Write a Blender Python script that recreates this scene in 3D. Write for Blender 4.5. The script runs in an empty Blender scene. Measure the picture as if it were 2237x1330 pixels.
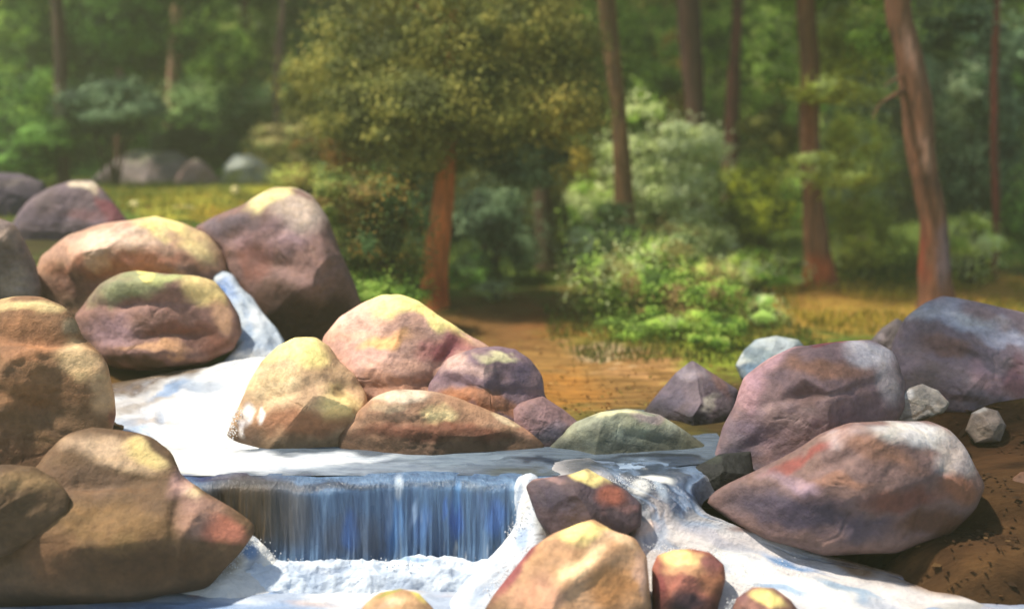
import bpy, math, random
import numpy as np
from mathutils import Vector

# ------------------------------------------------------------------ camera, sky, sun
scene = bpy.context.scene
PITCH = math.radians(8.35); CAMZ = 1.6; F = 2486.0
cam_d = bpy.data.cameras.new('camera'); cam = bpy.data.objects.new('camera', cam_d)
scene.collection.objects.link(cam); scene.camera = cam
cam.location = (0, 0, CAMZ); cam.rotation_euler = (math.pi/2 - PITCH, 0, 0)
cam_d.sensor_width = 36; cam_d.lens = 36*F/2237
cam_d.clip_end = 500; cam_d.clip_start = 0.05
cam_d.dof.use_dof = True; cam_d.dof.focus_distance = 5.7; cam_d.dof.aperture_fstop = 0.6

SUN = Vector((-0.50, -0.10, 1.0)).normalized()
w = bpy.data.worlds.new('World'); scene.world = w; w.use_nodes = True
nt = w.node_tree; bg = nt.nodes['Background']
sky = nt.nodes.new('ShaderNodeTexSky'); sky.sky_type = 'NISHITA'; sky.sun_disc = False
sky.sun_elevation = math.asin(SUN.z); sky.sun_rotation = math.atan2(SUN.x, SUN.y)
nt.links.new(sky.outputs[0], bg.inputs[0]); bg.inputs[1].default_value = 0.115
sl = bpy.data.lights.new('sun', 'SUN'); sl.energy = 4.8; sl.angle = math.radians(2.0); sl.color = (1.0, 0.92, 0.78)
so = bpy.data.objects.new('sun', sl); scene.collection.objects.link(so)
so.rotation_euler = SUN.to_track_quat('Z', 'Y').to_euler(); so.location = (-4, -2, 9)
scene.view_settings.view_transform = 'Standard'; scene.view_settings.look = 'None'
scene.view_settings.gamma = 1; scene.view_settings.exposure = 0.7

# ------------------------------------------------------------------ helpers
COL = scene.collection
FW = np.array([0, math.cos(PITCH), -math.sin(PITCH)]); UP = np.array([0, math.sin(PITCH), math.cos(PITCH)])
def at(px, py, Y):
    d = FW + np.array([1., 0, 0])*((px-1118.5)/F) + UP*((665-py)/F)
    return np.array([0, 0, CAMZ]) + d*(Y/d[1])
def project(P):
    q = P - np.array([0, 0, CAMZ]); z = np.maximum(q @ FW, 0.05)
    return 1118.5 + F*q[:, 0]/z, 665 - F*(q @ UP)/z
def lin(c):
    c = np.asarray(c, float)/255.
    return np.where(c <= .04045, c/12.92, ((c+.055)/1.055)**2.4)
def sstep(a, b, x):
    t = np.clip((x-a)/(b-a), 0, 1); return t*t*(3-2*t)
def _hash(ix, iy, iz, seed):
    h = (ix*374761393 + iy*668265263 + iz*2147483647 + seed*1274126177) & 0xffffffff
    h = ((h ^ (h >> 13))*1274126177) & 0xffffffff
    h = ((h ^ (h >> 16))*2246822519) & 0xffffffff
    return ((h ^ (h >> 15)) & 0xffffff)/float(0xffffff)
def vn(P, s=1., seed=0):
    Q = P*s + 1000.; I = np.floor(Q).astype(np.int64); f = Q-I; f = f*f*(3-2*f)
    r = 0
    for a in (0, 1):
        for b in (0, 1):
            for c in (0, 1):
                wt = (f[:, 0] if a else 1-f[:, 0])*(f[:, 1] if b else 1-f[:, 1])*(f[:, 2] if c else 1-f[:, 2])
                r = r + wt*_hash(I[:, 0]+a, I[:, 1]+b, I[:, 2]+c, seed)
    return r*2-1
def fbm(P, s=1., seed=0, o=4):
    r = 0; a = 1; t = 0
    for k in range(o):
        r = r + a*vn(P, s, seed+17*k); t += a; a *= .5; s *= 2.03
    return r/t
def mesh_obj(name, V, faces, mat, parent=None, col=None, smooth=True):
    """faces: (n,4) or (n,3) int array"""
    faces = np.asarray(faces, dtype=np.int32); V = np.asarray(V, dtype=np.float32)
    me = bpy.data.meshes.new(name); k = faces.shape[1]
    me.vertices.add(len(V)); me.vertices.foreach_set('co', V.ravel())
    me.loops.add(faces.size); me.loops.foreach_set('vertex_index', faces.ravel())
    me.polygons.add(len(faces)); me.polygons.foreach_set('loop_start', np.arange(0, faces.size, k, dtype=np.int32))
    if smooth: me.polygons.foreach_set('use_smooth', np.ones(len(faces), dtype=bool))
    me.update(calc_edges=True); me.validate()
    if col is not None:
        ca = me.color_attributes.new('Col', 'FLOAT_COLOR', 'POINT')
        c4 = np.ones((len(V), 4), dtype=np.float32); c4[:, :col.shape[1]] = col
        ca.data.foreach_set('color', c4.ravel())
    me.materials.append(mat)
    o = bpy.data.objects.new(name, me); COL.objects.link(o)
    if parent is not None: o.parent = parent
    return o
def tag(o, label=None, cat=None, group=None, kind=None):
    if label: o['label'] = label
    if cat: o['category'] = cat
    if group: o['group'] = group
    if kind: o['kind'] = kind
    return o
def recentre(o, loc):
    """origin of a mesh thing at its base"""
    o.data.transform(__import__('mathutils').Matrix.Translation(-Vector(loc))); o.location = loc
def grid_faces(n, m, wrap=False):
    """n rows of m verts"""
    i, j = np.meshgrid(np.arange(n-1), np.arange(m if wrap else m-1), indexing='ij'); i = i.ravel(); j = j.ravel()
    j2 = (j+1) % m
    return np.stack([i*m+j, i*m+j2, (i+1)*m+j2, (i+1)*m+j], 1)
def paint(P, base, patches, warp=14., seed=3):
    """mineral / foam / soil patches, and painted sun and shade, laid on the surface: (px,py,rx,ry,colour[,strength[,angle]])"""
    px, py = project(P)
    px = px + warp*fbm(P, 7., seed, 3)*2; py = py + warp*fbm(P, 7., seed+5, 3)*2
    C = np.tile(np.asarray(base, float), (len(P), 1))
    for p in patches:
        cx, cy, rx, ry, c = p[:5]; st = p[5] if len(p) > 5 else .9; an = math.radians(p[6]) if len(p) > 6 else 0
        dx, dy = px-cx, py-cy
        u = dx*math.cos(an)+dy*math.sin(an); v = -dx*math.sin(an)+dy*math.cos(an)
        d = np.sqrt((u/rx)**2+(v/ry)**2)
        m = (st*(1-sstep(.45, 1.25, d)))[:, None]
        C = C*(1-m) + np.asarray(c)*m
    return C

# ------------------------------------------------------------------ materials
def mat(name):
    m = bpy.data.materials.new(name); m.use_nodes = True
    n = m.node_tree.nodes; l = m.node_tree.links
    return m, n, l, n['Principled BSDF']
def nnoise(n, l, scale, detail=4, coord=None, vec=None, rough=.55, dist=0):
    t = n.new('ShaderNodeTexNoise'); t.inputs['Scale'].default_value = scale; t.inputs['Detail'].default_value = detail
    t.inputs['Roughness'].default_value = rough; t.inputs['Distortion'].default_value = dist
    if vec: l.new(vec, t.inputs['Vector'])
    return t
def ramp(n, l, fac, stops):
    r = n.new('ShaderNodeValToRGB'); e = r.color_ramp.elements
    e[0].position = stops[0][0]; e[0].color = (*stops[0][1], 1); e[1].position = stops[-1][0]; e[1].color = (*stops[-1][1], 1)
    for p, c in stops[1:-1]:
        q = e.new(p); q.color = (*c, 1)
    l.new(fac, r.inputs[0]); return r
def mix(n, l, mode, fac, a, b):
    m = n.new('ShaderNodeMix'); m.data_type = 'RGBA'; m.blend_type = mode
    for s, v in ((0, fac), (6, a), (7, b)):
        if hasattr(v, 'links'): l.new(v, m.inputs[s])
        elif s == 0: m.inputs[0].default_value = v
        else: m.inputs[s].default_value = (*v, 1)
    return m.outputs[2]
def geo_pos(n, l, scale=(1, 1, 1)):
    g = n.new('ShaderNodeNewGeometry'); mp = n.new('ShaderNodeMapping'); mp.inputs['Scale'].default_value = scale
    l.new(g.outputs['Position'], mp.inputs[0]); return mp.outputs[0]
def bump(n, l, h, strength, dist, normal=None):
    b = n.new('ShaderNodeBump'); b.inputs['Strength'].default_value = strength; b.inputs['Distance'].default_value = dist
    l.new(h, b.inputs['Height'])
    if normal: l.new(normal, b.inputs['Normal'])
    return b.outputs[0]
def attr(n): a = n.new('ShaderNodeAttribute'); a.attribute_name = 'Col'; return a

def rock_material():
    m, n, l, b = mat('boulder_stone')
    v = geo_pos(n, l); vs = geo_pos(n, l, (1, 1, 2.2))
    a = attr(n)
    n1 = nnoise(n, l, 5, 6, vec=vs, dist=.6); n2 = nnoise(n, l, 26, 8, vec=v, rough=.65); n3 = nnoise(n, l, 3.1, 4, vec=v)
    hue = ramp(n, l, n1.outputs[0], [(.32, lin((186, 172, 176))), (.47, lin((222, 212, 206))), (.58, lin((232, 212, 184))), (.72, lin((235, 232, 205)))])
    c = mix(n, l, 'MULTIPLY', .5, a.outputs[0], hue.outputs[0])
    g = ramp(n, l, n2.outputs[0], [(.33, (.66, .63, .62)), (.5, (1, 1, 1)), (.68, (1.35, 1.32, 1.26))])
    c = mix(n, l, 'MULTIPLY', .7, c, g.outputs[0])
    hs = n.new('ShaderNodeHueSaturation'); hs.inputs['Saturation'].default_value = .90; hs.inputs['Value'].default_value = 1.06
    l.new(c, hs.inputs['Color']); l.new(hs.outputs[0], b.inputs['Base Color'])
    b.inputs['Roughness'].default_value = .72; b.inputs['Specular IOR Level'].default_value = .3
    nb = bump(n, l, n3.outputs[0], .5, .06); nb = bump(n, l, n2.outputs[0], .5, .018, nb)
    vo = nnoise(n, l, 90, 3, vec=v); nb = bump(n, l, vo.outputs[0], .35, .006, nb)
    l.new(nb, b.inputs['Normal']); return m
def leaf_material(name, trans=.35):
    m, n, l, b = mat(name)
    a = attr(n); v = geo_pos(n, l); t = nnoise(n, l, 1.3, 4, vec=v)
    r = ramp(n, l, t.outputs[0], [(.35, (.62, .66, .62)), (.65, (1.3, 1.25, 1.15))])
    c = mix(n, l, 'MULTIPLY', 1, a.outputs[0], r.outputs[0])
    l.new(c, b.inputs['Base Color']); b.inputs['Roughness'].default_value = .6; b.inputs['Specular IOR Level'].default_value = .15
    tr = n.new('ShaderNodeBsdfTranslucent'); l.new(c, tr.inputs[0])
    ms = n.new('ShaderNodeMixShader'); ms.inputs[0].default_value = trans
    l.new(b.outputs[0], ms.inputs[1]); l.new(tr.outputs[0], ms.inputs[2])
    l.new(ms.outputs[0], n['Material Output'].inputs[0]); return m
def bark_material():
    m, n, l, b = mat('bark')
    a = attr(n); v = geo_pos(n, l, (9, 9, 1.1)); t = nnoise(n, l, 2.2, 8, vec=v, rough=.65, dist=.4)
    r = ramp(n, l, t.outputs[0], [(.3, (.3, .26, .28)), (.5, (.95, .85, .8)), (.66, (1.5, 1.3, 1.2)), (.8, (1.9, 1.9, 2.))])
    l.new(mix(n, l, 'MULTIPLY', .9, a.outputs[0], r.outputs[0]), b.inputs['Base Color'])
    b.inputs['Roughness'].default_value = .85
    l.new(bump(n, l, t.outputs[0], 1., .09), b.inputs['Normal']); return m
def ground_material():
    m, n, l, b = mat('forest_floor')
    a = attr(n); v = geo_pos(n, l, (1, 3.6, 1)); t = nnoise(n, l, 3.4, 9, vec=v, rough=.65); t2 = nnoise(n, l, 1.6, 4, vec=v)
    r = ramp(n, l, t.outputs[0], [(.3, (.42, .38, .36)), (.5, (1, .95, .9)), (.7, (1.55, 1.5, 1.35))])
    c = mix(n, l, 'MULTIPLY', .9, a.outputs[0], r.outputs[0])
    l.new(c, b.inputs['Base Color']); b.inputs['Roughness'].default_value = .9; b.inputs['Specular IOR Level'].default_value = .1
    l.new(bump(n, l, t.outputs[0], .7, .04), b.inputs['Normal']); return m
def water_material(name, scale=(1, 1, 1), bstr=.4, ns=9, colvar=.5, breakup=.55):
    """alpha channel of Col-like foam comes from brightness of the water's own colour"""
    m, n, l, b = mat(name)
    a = attr(n); v = geo_pos(n, l, scale); t = nnoise(n, l, ns, 7, vec=v, rough=.6, dist=.5)
    t2 = nnoise(n, l, ns*3.1, 4, vec=v)
    r = ramp(n, l, t.outputs[0], [(.3, (.42, .48, .62)), (.5, (.95, .97, 1)), (.68, (1.4, 1.38, 1.35))])
    c = mix(n, l, 'MULTIPLY', colvar, a.outputs[0], r.outputs[0])
    tf = nnoise(n, l, ns*2.3, 9, vec=v, rough=.7, dist=1.2); mf = ramp(n, l, tf.outputs[0], [(.40, (1, 1, 1)), (.56, (0, 0, 0))])
    clear = mix(n, l, 'MULTIPLY', 1., c, (.30, .42, .55)); fm = n.new('ShaderNodeMath'); fm.operation = 'MULTIPLY'; fm.inputs[1].default_value = breakup
    l.new(mf.outputs[0], fm.inputs[0]); c = mix(n, l, 'MIX', fm.outputs[0], c, clear)
    c = mix(n, l, 'MULTIPLY', 1., c, (.90, .89, .87)); l.new(c, b.inputs['Base Color'])
    bw = n.new('ShaderNodeRGBToBW'); l.new(a.outputs[0], bw.inputs[0])
    mr = n.new('ShaderNodeMapRange'); mr.inputs[1].default_value = .1; mr.inputs[2].default_value = .6
    mr.inputs[3].default_value = .16; mr.inputs[4].default_value = .75
    l.new(bw.outputs[0], mr.inputs[0]); l.new(mr.outputs[0], b.inputs['Roughness'])
    nb = bump(n, l, t.outputs[0], bstr, .05); nb = bump(n, l, tf.outputs[0], bstr, .02, nb); nb = bump(n, l, t2.outputs[0], bstr*.7, .01, nb)
    l.new(nb, b.inputs['Normal']); b.inputs['Specular IOR Level'].default_value = .5
    return m
M_ROCK = rock_material(); M_LEAF = leaf_material('foliage'); M_BARK = bark_material(); M_GROUND = ground_material()
M_POOL = water_material('still_water', (1, 3.2, 1), .25, 7, .6, .35)
M_FALL = water_material('falling_water', (1, .6, .09), .55, 16, .75, .4)
M_RAPID = water_material('rapid_water', (1, 1.6, 1), .5, 6, .3, .14)

# ------------------------------------------------------------------ ground
def gz(x, y):
    x = np.asarray(x, float); y = np.asarray(y, float)
    rise = sstep(.7, 2.9, -x)*sstep(6.0, 10.5, y)*.70
    left = sstep(1.6, 3.4, -x)*sstep(4.2, 7, y)*.25
    rb = sstep(1.8, 2.8, x)*sstep(5.0, 6.2, y)*(1-sstep(7., 8.6, y))*.2
    y0 = 5.16+.45*sstep(.35, .9, x)*(1-sstep(1.7, 2.4, x)); step = sstep(y0, y0+.14, y)
    back = sstep(5.6, 6.35, y + .25*np.sin(x*2.1))
    z = -.72 + step*.58 + back*.15 + rise*1.0 + left + rb
    rbank = sstep(1.5, 2.1, x + .12*np.sin(y*9))*sstep(4.66, 4.96, y)*(1-step)*.44
    z = z + rbank + .05*np.exp(-((x-2.05)/.5)**2-((y-5.0)/.28)**2)
    z = z + np.maximum(y-21, 0)*.36*sstep(21, 30, y) + sstep(6, 9, x)*.4
    P = np.stack([x, y, x*0], -1).reshape(-1, 3)
    return z + (.035*fbm(P, 1.3, 5, 4).reshape(x.shape))*sstep(5.8, 7, y)
def gza(x, y): return float(gz(np.array([x]), np.array([y]))[0])
def axis(a, b, n0, core, step):
    c = np.arange(core[0], core[1], step); L = core[0]-np.geomspace(step, core[0]-a, n0)[::-1]; R = core[1]+np.geomspace(step, b-core[1], n0)
    return np.concatenate([L, c, R])
xs = axis(-34, 34, 36, (-6, 6), .05); ys = axis(-12, 58, 36, (3.6, 16), .05)
X, Yg = np.meshgrid(xs, ys); P = np.stack([X.ravel(), Yg.ravel(), gz(X, Yg).ravel()], 1)
G = lin
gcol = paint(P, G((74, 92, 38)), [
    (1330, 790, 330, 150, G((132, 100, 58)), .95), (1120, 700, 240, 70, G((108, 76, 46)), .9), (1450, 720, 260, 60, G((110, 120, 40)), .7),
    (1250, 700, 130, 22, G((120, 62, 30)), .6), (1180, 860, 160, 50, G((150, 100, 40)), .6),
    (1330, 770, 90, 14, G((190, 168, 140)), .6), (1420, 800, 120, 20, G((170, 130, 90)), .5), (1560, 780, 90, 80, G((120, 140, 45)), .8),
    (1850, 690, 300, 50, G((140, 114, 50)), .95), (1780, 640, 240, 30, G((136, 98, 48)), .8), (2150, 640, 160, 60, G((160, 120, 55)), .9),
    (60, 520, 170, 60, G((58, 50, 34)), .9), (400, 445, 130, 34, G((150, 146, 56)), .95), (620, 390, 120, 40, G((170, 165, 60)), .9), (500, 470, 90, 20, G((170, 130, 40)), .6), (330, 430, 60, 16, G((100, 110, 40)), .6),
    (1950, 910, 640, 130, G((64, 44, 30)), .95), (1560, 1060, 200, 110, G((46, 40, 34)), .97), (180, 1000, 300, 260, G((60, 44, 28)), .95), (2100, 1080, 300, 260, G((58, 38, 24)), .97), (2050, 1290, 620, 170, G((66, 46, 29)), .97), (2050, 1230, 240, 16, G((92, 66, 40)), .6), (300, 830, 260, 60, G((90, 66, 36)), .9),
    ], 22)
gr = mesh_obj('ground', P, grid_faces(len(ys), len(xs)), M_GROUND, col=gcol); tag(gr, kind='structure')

# ------------------------------------------------------------------ boulders
def rock(label, Y, D, outline, base, patches=(), seed=1, group=None, amp=.085, cuts=(), p=.85, name='boulder', cat='boulder', tex=1., N=180, M=96, fs=.5):
    bumps = BUMPS.get(seed, ())
    o = np.array(outline, float)
    area = 0; cx = cy = 0
    for i in range(len(o)):
        x0, y0 = o[i]; x1, y1 = o[(i+1) % len(o)]; k = x0*y1-x1*y0; area += k; cx += (x0+x1)*k; cy += (y0+y1)*k
    cx /= 3*area; cy /= 3*area
    th = np.linspace(0, 2*math.pi, N, endpoint=False); R = np.zeros(N)
    for k, t in enumerate(th):
        d = np.array([math.cos(t), -math.sin(t)]); best = 0
        for i in range(len(o)):
            a = o[i]-(cx, cy); e = o[(i+1) % len(o)]-o[i]; den = d[0]*e[1]-d[1]*e[0]
            if abs(den) < 1e-9: continue
            s = (a[0]*e[1]-a[1]*e[0])/den; u = (a[0]*d[1]-a[1]*d[0])/den
            if s > 0 and -1e-6 <= u <= 1+1e-6: best = max(best, s)
        R[k] = best
    def sm(R, w):
        kk = np.exp(-.5*(np.arange(-30, 31)/w)**2); kk /= kk.sum()
        return np.convolve(np.concatenate([R[-30:], R, R[:30]]), kk, 'valid')
    Rs = sm(R, 12); R = sm(R, .75)
    c = at(cx, cy, Y); ray = c-np.array([0, 0, CAMZ]); dist = np.linalg.norm(ray); ray /= dist
    right = np.array([1., 0, 0]); right -= ray*(right@ray); right /= np.linalg.norm(right); up = np.cross(right, ray)
    if up[2] < 0: up = -up
    sc = dist/F*math.cos(math.atan2(abs(cx-1118.5), F))
    ph = np.linspace(.02, math.pi-.02, M)
    S = np.sin(ph)**p; Cc = np.sign(np.cos(ph))*np.abs(np.cos(ph))**.92
    blend = (S**1.6)[:, None]
    def off(Rp):   # outline at its true size in the plane through the stone's middle
        O = np.zeros((N, 3)); pn = np.array([0, ray[1], ray[2]]); pd = (c-np.array([0, 0, CAMZ]))@pn
        for k in range(N):
            q = at(cx+Rp[k]*math.cos(th[k]), cy-Rp[k]*math.sin(th[k]), 1.)-np.array([0, 0, CAMZ]); O[k] = np.array([0, 0, CAMZ])+q*(pd/(q@pn))-c
        return O
    Oa, Ob = off(Rs), off(R); Oe = Oa[None]*(1-blend)[..., None]+Ob[None]*blend[..., None]
    dd = D
    V = (c + Oe*S[:, None, None]
         - (dd*Cc[:, None]*np.ones(N)[None, :])[..., None]*ray).reshape(-1, 3)
    size = float(np.mean(R))*sc
    rs = np.random.RandomState(seed)
    # flattened facets: a few random ones facing the front and the top, then the ones named for this rock
    keepw = 1-np.repeat(S**6, N); planes = []
    for k in range(13):
        nv = -ray*rs.uniform(.2, 1.) + up*rs.uniform(-.5, .9) + right*rs.uniform(-1, 1); nv /= np.linalg.norm(nv)
        planes.append((nv, rs.uniform(.66, .88), min(.95, fs+.35)))
    for (a, b_, c_, dpl, k_) in cuts:
        nv = right*a + up*b_ - ray*c_; nv /= np.linalg.norm(nv); planes.append((nv, dpl, k_))
    for nv, dpl, k_ in planes:
        h = (V-c)@nv; lim = h.max()*dpl; e = np.maximum(h-lim, 0)
        V = V - nv*(e*k_)[:, None]*keepw[:, None]
    dirn = (V-c); dirn /= np.linalg.norm(dirn, axis=1)[:, None]+1e-9
    nz = fbm(V, 1.1/size, seed, 4)*amp*1.5 + fbm(V, 3.2/size, seed+9, 4)*amp*.55
    rg = 1-np.abs(fbm(V*np.array([1, 1, 1.7]), 1.5/size, seed+31, 3)); nz = nz - sstep(.95, 1., rg)*amp*.18; nz = nz*(1-.75*np.repeat(S**4, N))
    V = V + dirn*(nz*size)[:, None]
    # swellings and creases of this particular stone: (px,py,rx,ry,height,angle)
    if bumps:
        bx, by = project(V); bx = bx+10*fbm(V, 5., seed+2, 2); by = by+10*fbm(V, 5., seed+4, 2); fr = sstep(-.1, .25, np.repeat(Cc, N))
        for q in bumps:
            an = math.radians(q[5]) if len(q) > 5 else 0; dx, dy = bx-q[0], by-q[1]
            u = (dx*math.cos(an)+dy*math.sin(an))/q[2]; v2 = (-dx*math.sin(an)+dy*math.cos(an))/q[3]
            V = V + dirn*(fr*q[4]*size*np.exp(-(u*u+v2*v2)))[:, None]
    fc = grid_faces(M, N, wrap=True)
    base_l = lin(base)*.84; pl = [(q[0], q[1], q[2], q[3], lin(q[4]), *q[5:]) for q in patches]
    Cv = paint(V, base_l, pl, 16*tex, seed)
    var = fbm(V, 2.2/size, seed+77, 4)
    Cv = Cv*(1+.35*var)[:, None]
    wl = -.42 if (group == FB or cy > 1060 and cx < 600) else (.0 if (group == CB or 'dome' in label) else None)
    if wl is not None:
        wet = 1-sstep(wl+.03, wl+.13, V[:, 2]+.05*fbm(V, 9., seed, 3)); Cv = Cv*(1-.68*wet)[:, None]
    nV = len(V); V = np.vstack([V, V[:N].mean(0), V[-N:].mean(0)]); Cv = np.vstack([Cv, Cv[0], Cv[-1]])
    j = np.arange(N); cap1 = np.stack([np.full(N, nV), (j+1) % N, j, j], 1); cap2 = np.stack([np.full(N, nV+1), (M-1)*N+j, (M-1)*N+(j+1) % N, (M-1)*N+(j+1) % N], 1)
    # caps as degenerate-free triangles: separate mesh faces of 3 are merged through bmesh-less trick -> use small quads
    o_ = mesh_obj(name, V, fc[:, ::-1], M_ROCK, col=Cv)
    me = o_.data
    import bmesh
    bm = bmesh.new(); bm.from_mesh(me); bm.verts.ensure_lookup_table()
    for s0, cc in ((0, nV), ((M-1)*N, nV+1)):
        for q in range(N):
            a, b_ = s0+q, s0+(q+1) % N
            f = bm.faces.new([bm.verts[cc], bm.verts[a], bm.verts[b_]] if s0 == 0 else [bm.verts[cc], bm.verts[b_], bm.verts[a]]); f.smooth = True
    bmesh.ops.recalc_face_normals(bm, faces=bm.faces)
    bm.to_mesh(me); bm.free()
    zmin = V[:, 2].min(); recentre(o_, (c[0], c[1], zmin))
    tag(o_, label, cat, group); return o_

BUMPS = {
    91: [(100, 742, 100, 14, -.10, 5), (60, 690, 90, 40, .05), (180, 830, 60, 80, .06), (60, 880, 120, 18, -.04, 20)],
    111: [(240, 985, 130, 40, .12), (250, 1052, 160, 18, -.08, -4), (430, 1090, 70, 60, .04, 40), (392, 1120, 18, 120, -.06, 12), (200, 1180, 160, 60, .05)],
    23: [(760, 852, 34, 24, -.12), (650, 790, 70, 40, .06), (610, 868, 100, 18, -.06, -20), (730, 890, 50, 30, .05)],
    11: [(900, 850, 200, 20, -.07), (850, 700, 90, 40, .06), (985, 775, 16, 60, -.08, 40), (800, 790, 70, 40, .04)],
    47: [(900, 880, 120, 22, .12), (930, 922, 170, 12, -.08), (965, 925, 50, 20, .06), (1090, 915, 60, 16, .06, 20)],
    35: [(1060, 790, 80, 20, .08), (1050, 848, 120, 14, -.08, 8), (1150, 825, 36, 36, .08)],
    87: [(300, 662, 130, 12, -.07, -4), (330, 625, 130, 24, .07), (330, 768, 80, 20, .07), (380, 736, 110, 12, -.07, -4)],
    73: [(350, 602, 170, 14, -.07), (330, 550, 160, 30, .06), (180, 590, 60, 30, .05)],
    61: [(590, 480, 90, 40, .07), (600, 575, 110, 20, -.07, 10), (640, 620, 80, 46, .06), (500, 520, 60, 14, -.05, -30)],
    169: [(1690, 850, 18, 100, -.07, 35), (1800, 800, 120, 30, .07), (1760, 905, 90, 40, .05), (1800, 858, 130, 14, -.07, -12), (1640, 980, 60, 20, -.05, -30)],
    191: [(1940, 960, 160, 30, .08), (1760, 1035, 220, 14, -.05, -22), (1700, 1090, 80, 40, .05), (2040, 1090, 16, 90, -.07, 20), (2080, 1020, 50, 60, .05), (1880, 1060, 90, 40, .05)],
    173: [(2110, 700, 130, 30, .08), (2110, 785, 150, 16, -.07, 15), (2150, 835, 80, 30, .06)],
    211: [(1290, 1245, 150, 22, .10, -35), (1250, 1180, 60, 20, .05), (1380, 1290, 30, 90, -.04)],
    151: [(1340, 930, 120, 20, .06), (1440, 965, 80, 12, -.06, 15)]}
YL = (250, 232, 136); CR = (228, 200, 150); TAN = (196, 160, 118); BR = (140, 92, 58); DB = (92, 60, 38); PU = (128, 104, 116); DP = (84, 72, 92)  # yellow and cream crests paint sunlit tops, low browns paint shaded undersides
RD = (150, 74, 48); OR = (176, 110, 64); PK = (206, 160, 142); GN = (140, 146, 104); MA = (138, 70, 78); GY = (150, 140, 140); BG = (176, 186, 194)
LB, CB, RB, FB, SB = 'boulders heaped on the left bank', 'boulders of the central heap', 'boulders heaped on the right bank', 'rocks standing in the lower rapids', 'far rocks beyond the clearing'
# central heap
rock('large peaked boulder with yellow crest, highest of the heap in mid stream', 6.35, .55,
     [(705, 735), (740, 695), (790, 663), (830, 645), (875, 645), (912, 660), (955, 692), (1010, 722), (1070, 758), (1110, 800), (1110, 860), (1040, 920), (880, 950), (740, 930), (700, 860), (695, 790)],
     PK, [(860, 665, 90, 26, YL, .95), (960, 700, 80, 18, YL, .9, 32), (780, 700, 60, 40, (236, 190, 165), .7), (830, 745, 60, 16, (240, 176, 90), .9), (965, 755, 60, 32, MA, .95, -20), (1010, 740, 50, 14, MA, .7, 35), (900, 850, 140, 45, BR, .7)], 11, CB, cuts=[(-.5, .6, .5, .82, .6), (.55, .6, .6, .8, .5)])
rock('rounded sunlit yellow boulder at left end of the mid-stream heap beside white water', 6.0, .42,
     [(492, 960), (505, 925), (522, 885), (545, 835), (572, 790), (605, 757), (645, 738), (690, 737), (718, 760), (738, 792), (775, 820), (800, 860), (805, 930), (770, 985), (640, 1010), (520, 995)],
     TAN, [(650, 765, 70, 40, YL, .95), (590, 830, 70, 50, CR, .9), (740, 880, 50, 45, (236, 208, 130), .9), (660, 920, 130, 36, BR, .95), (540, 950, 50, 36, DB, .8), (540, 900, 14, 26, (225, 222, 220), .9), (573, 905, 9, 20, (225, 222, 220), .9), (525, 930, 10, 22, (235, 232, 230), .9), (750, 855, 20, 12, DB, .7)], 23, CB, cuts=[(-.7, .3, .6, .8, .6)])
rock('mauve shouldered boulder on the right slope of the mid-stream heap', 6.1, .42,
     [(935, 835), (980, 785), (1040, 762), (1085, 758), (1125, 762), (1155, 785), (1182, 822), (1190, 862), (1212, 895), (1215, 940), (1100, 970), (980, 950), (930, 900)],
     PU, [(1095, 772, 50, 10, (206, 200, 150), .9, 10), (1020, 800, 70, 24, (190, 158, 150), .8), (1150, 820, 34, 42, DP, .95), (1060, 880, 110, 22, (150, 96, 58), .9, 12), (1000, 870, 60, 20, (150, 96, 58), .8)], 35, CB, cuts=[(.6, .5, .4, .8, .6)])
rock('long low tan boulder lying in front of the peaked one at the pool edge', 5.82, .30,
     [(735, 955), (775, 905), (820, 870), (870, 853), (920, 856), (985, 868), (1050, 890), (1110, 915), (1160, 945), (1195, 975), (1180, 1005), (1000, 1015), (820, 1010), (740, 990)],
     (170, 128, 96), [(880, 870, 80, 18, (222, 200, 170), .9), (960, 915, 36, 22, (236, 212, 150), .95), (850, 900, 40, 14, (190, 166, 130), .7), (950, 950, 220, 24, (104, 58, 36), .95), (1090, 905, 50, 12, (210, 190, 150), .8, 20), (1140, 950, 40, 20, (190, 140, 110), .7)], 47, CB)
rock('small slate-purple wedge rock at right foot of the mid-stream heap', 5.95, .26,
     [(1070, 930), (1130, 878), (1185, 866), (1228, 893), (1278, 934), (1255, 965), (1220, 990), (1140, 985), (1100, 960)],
     (140, 108, 112), [(1170, 960, 60, 22, (96, 92, 108), .8), (1200, 945, 50, 26, (92, 88, 108), .7)], 53, CB)
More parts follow.
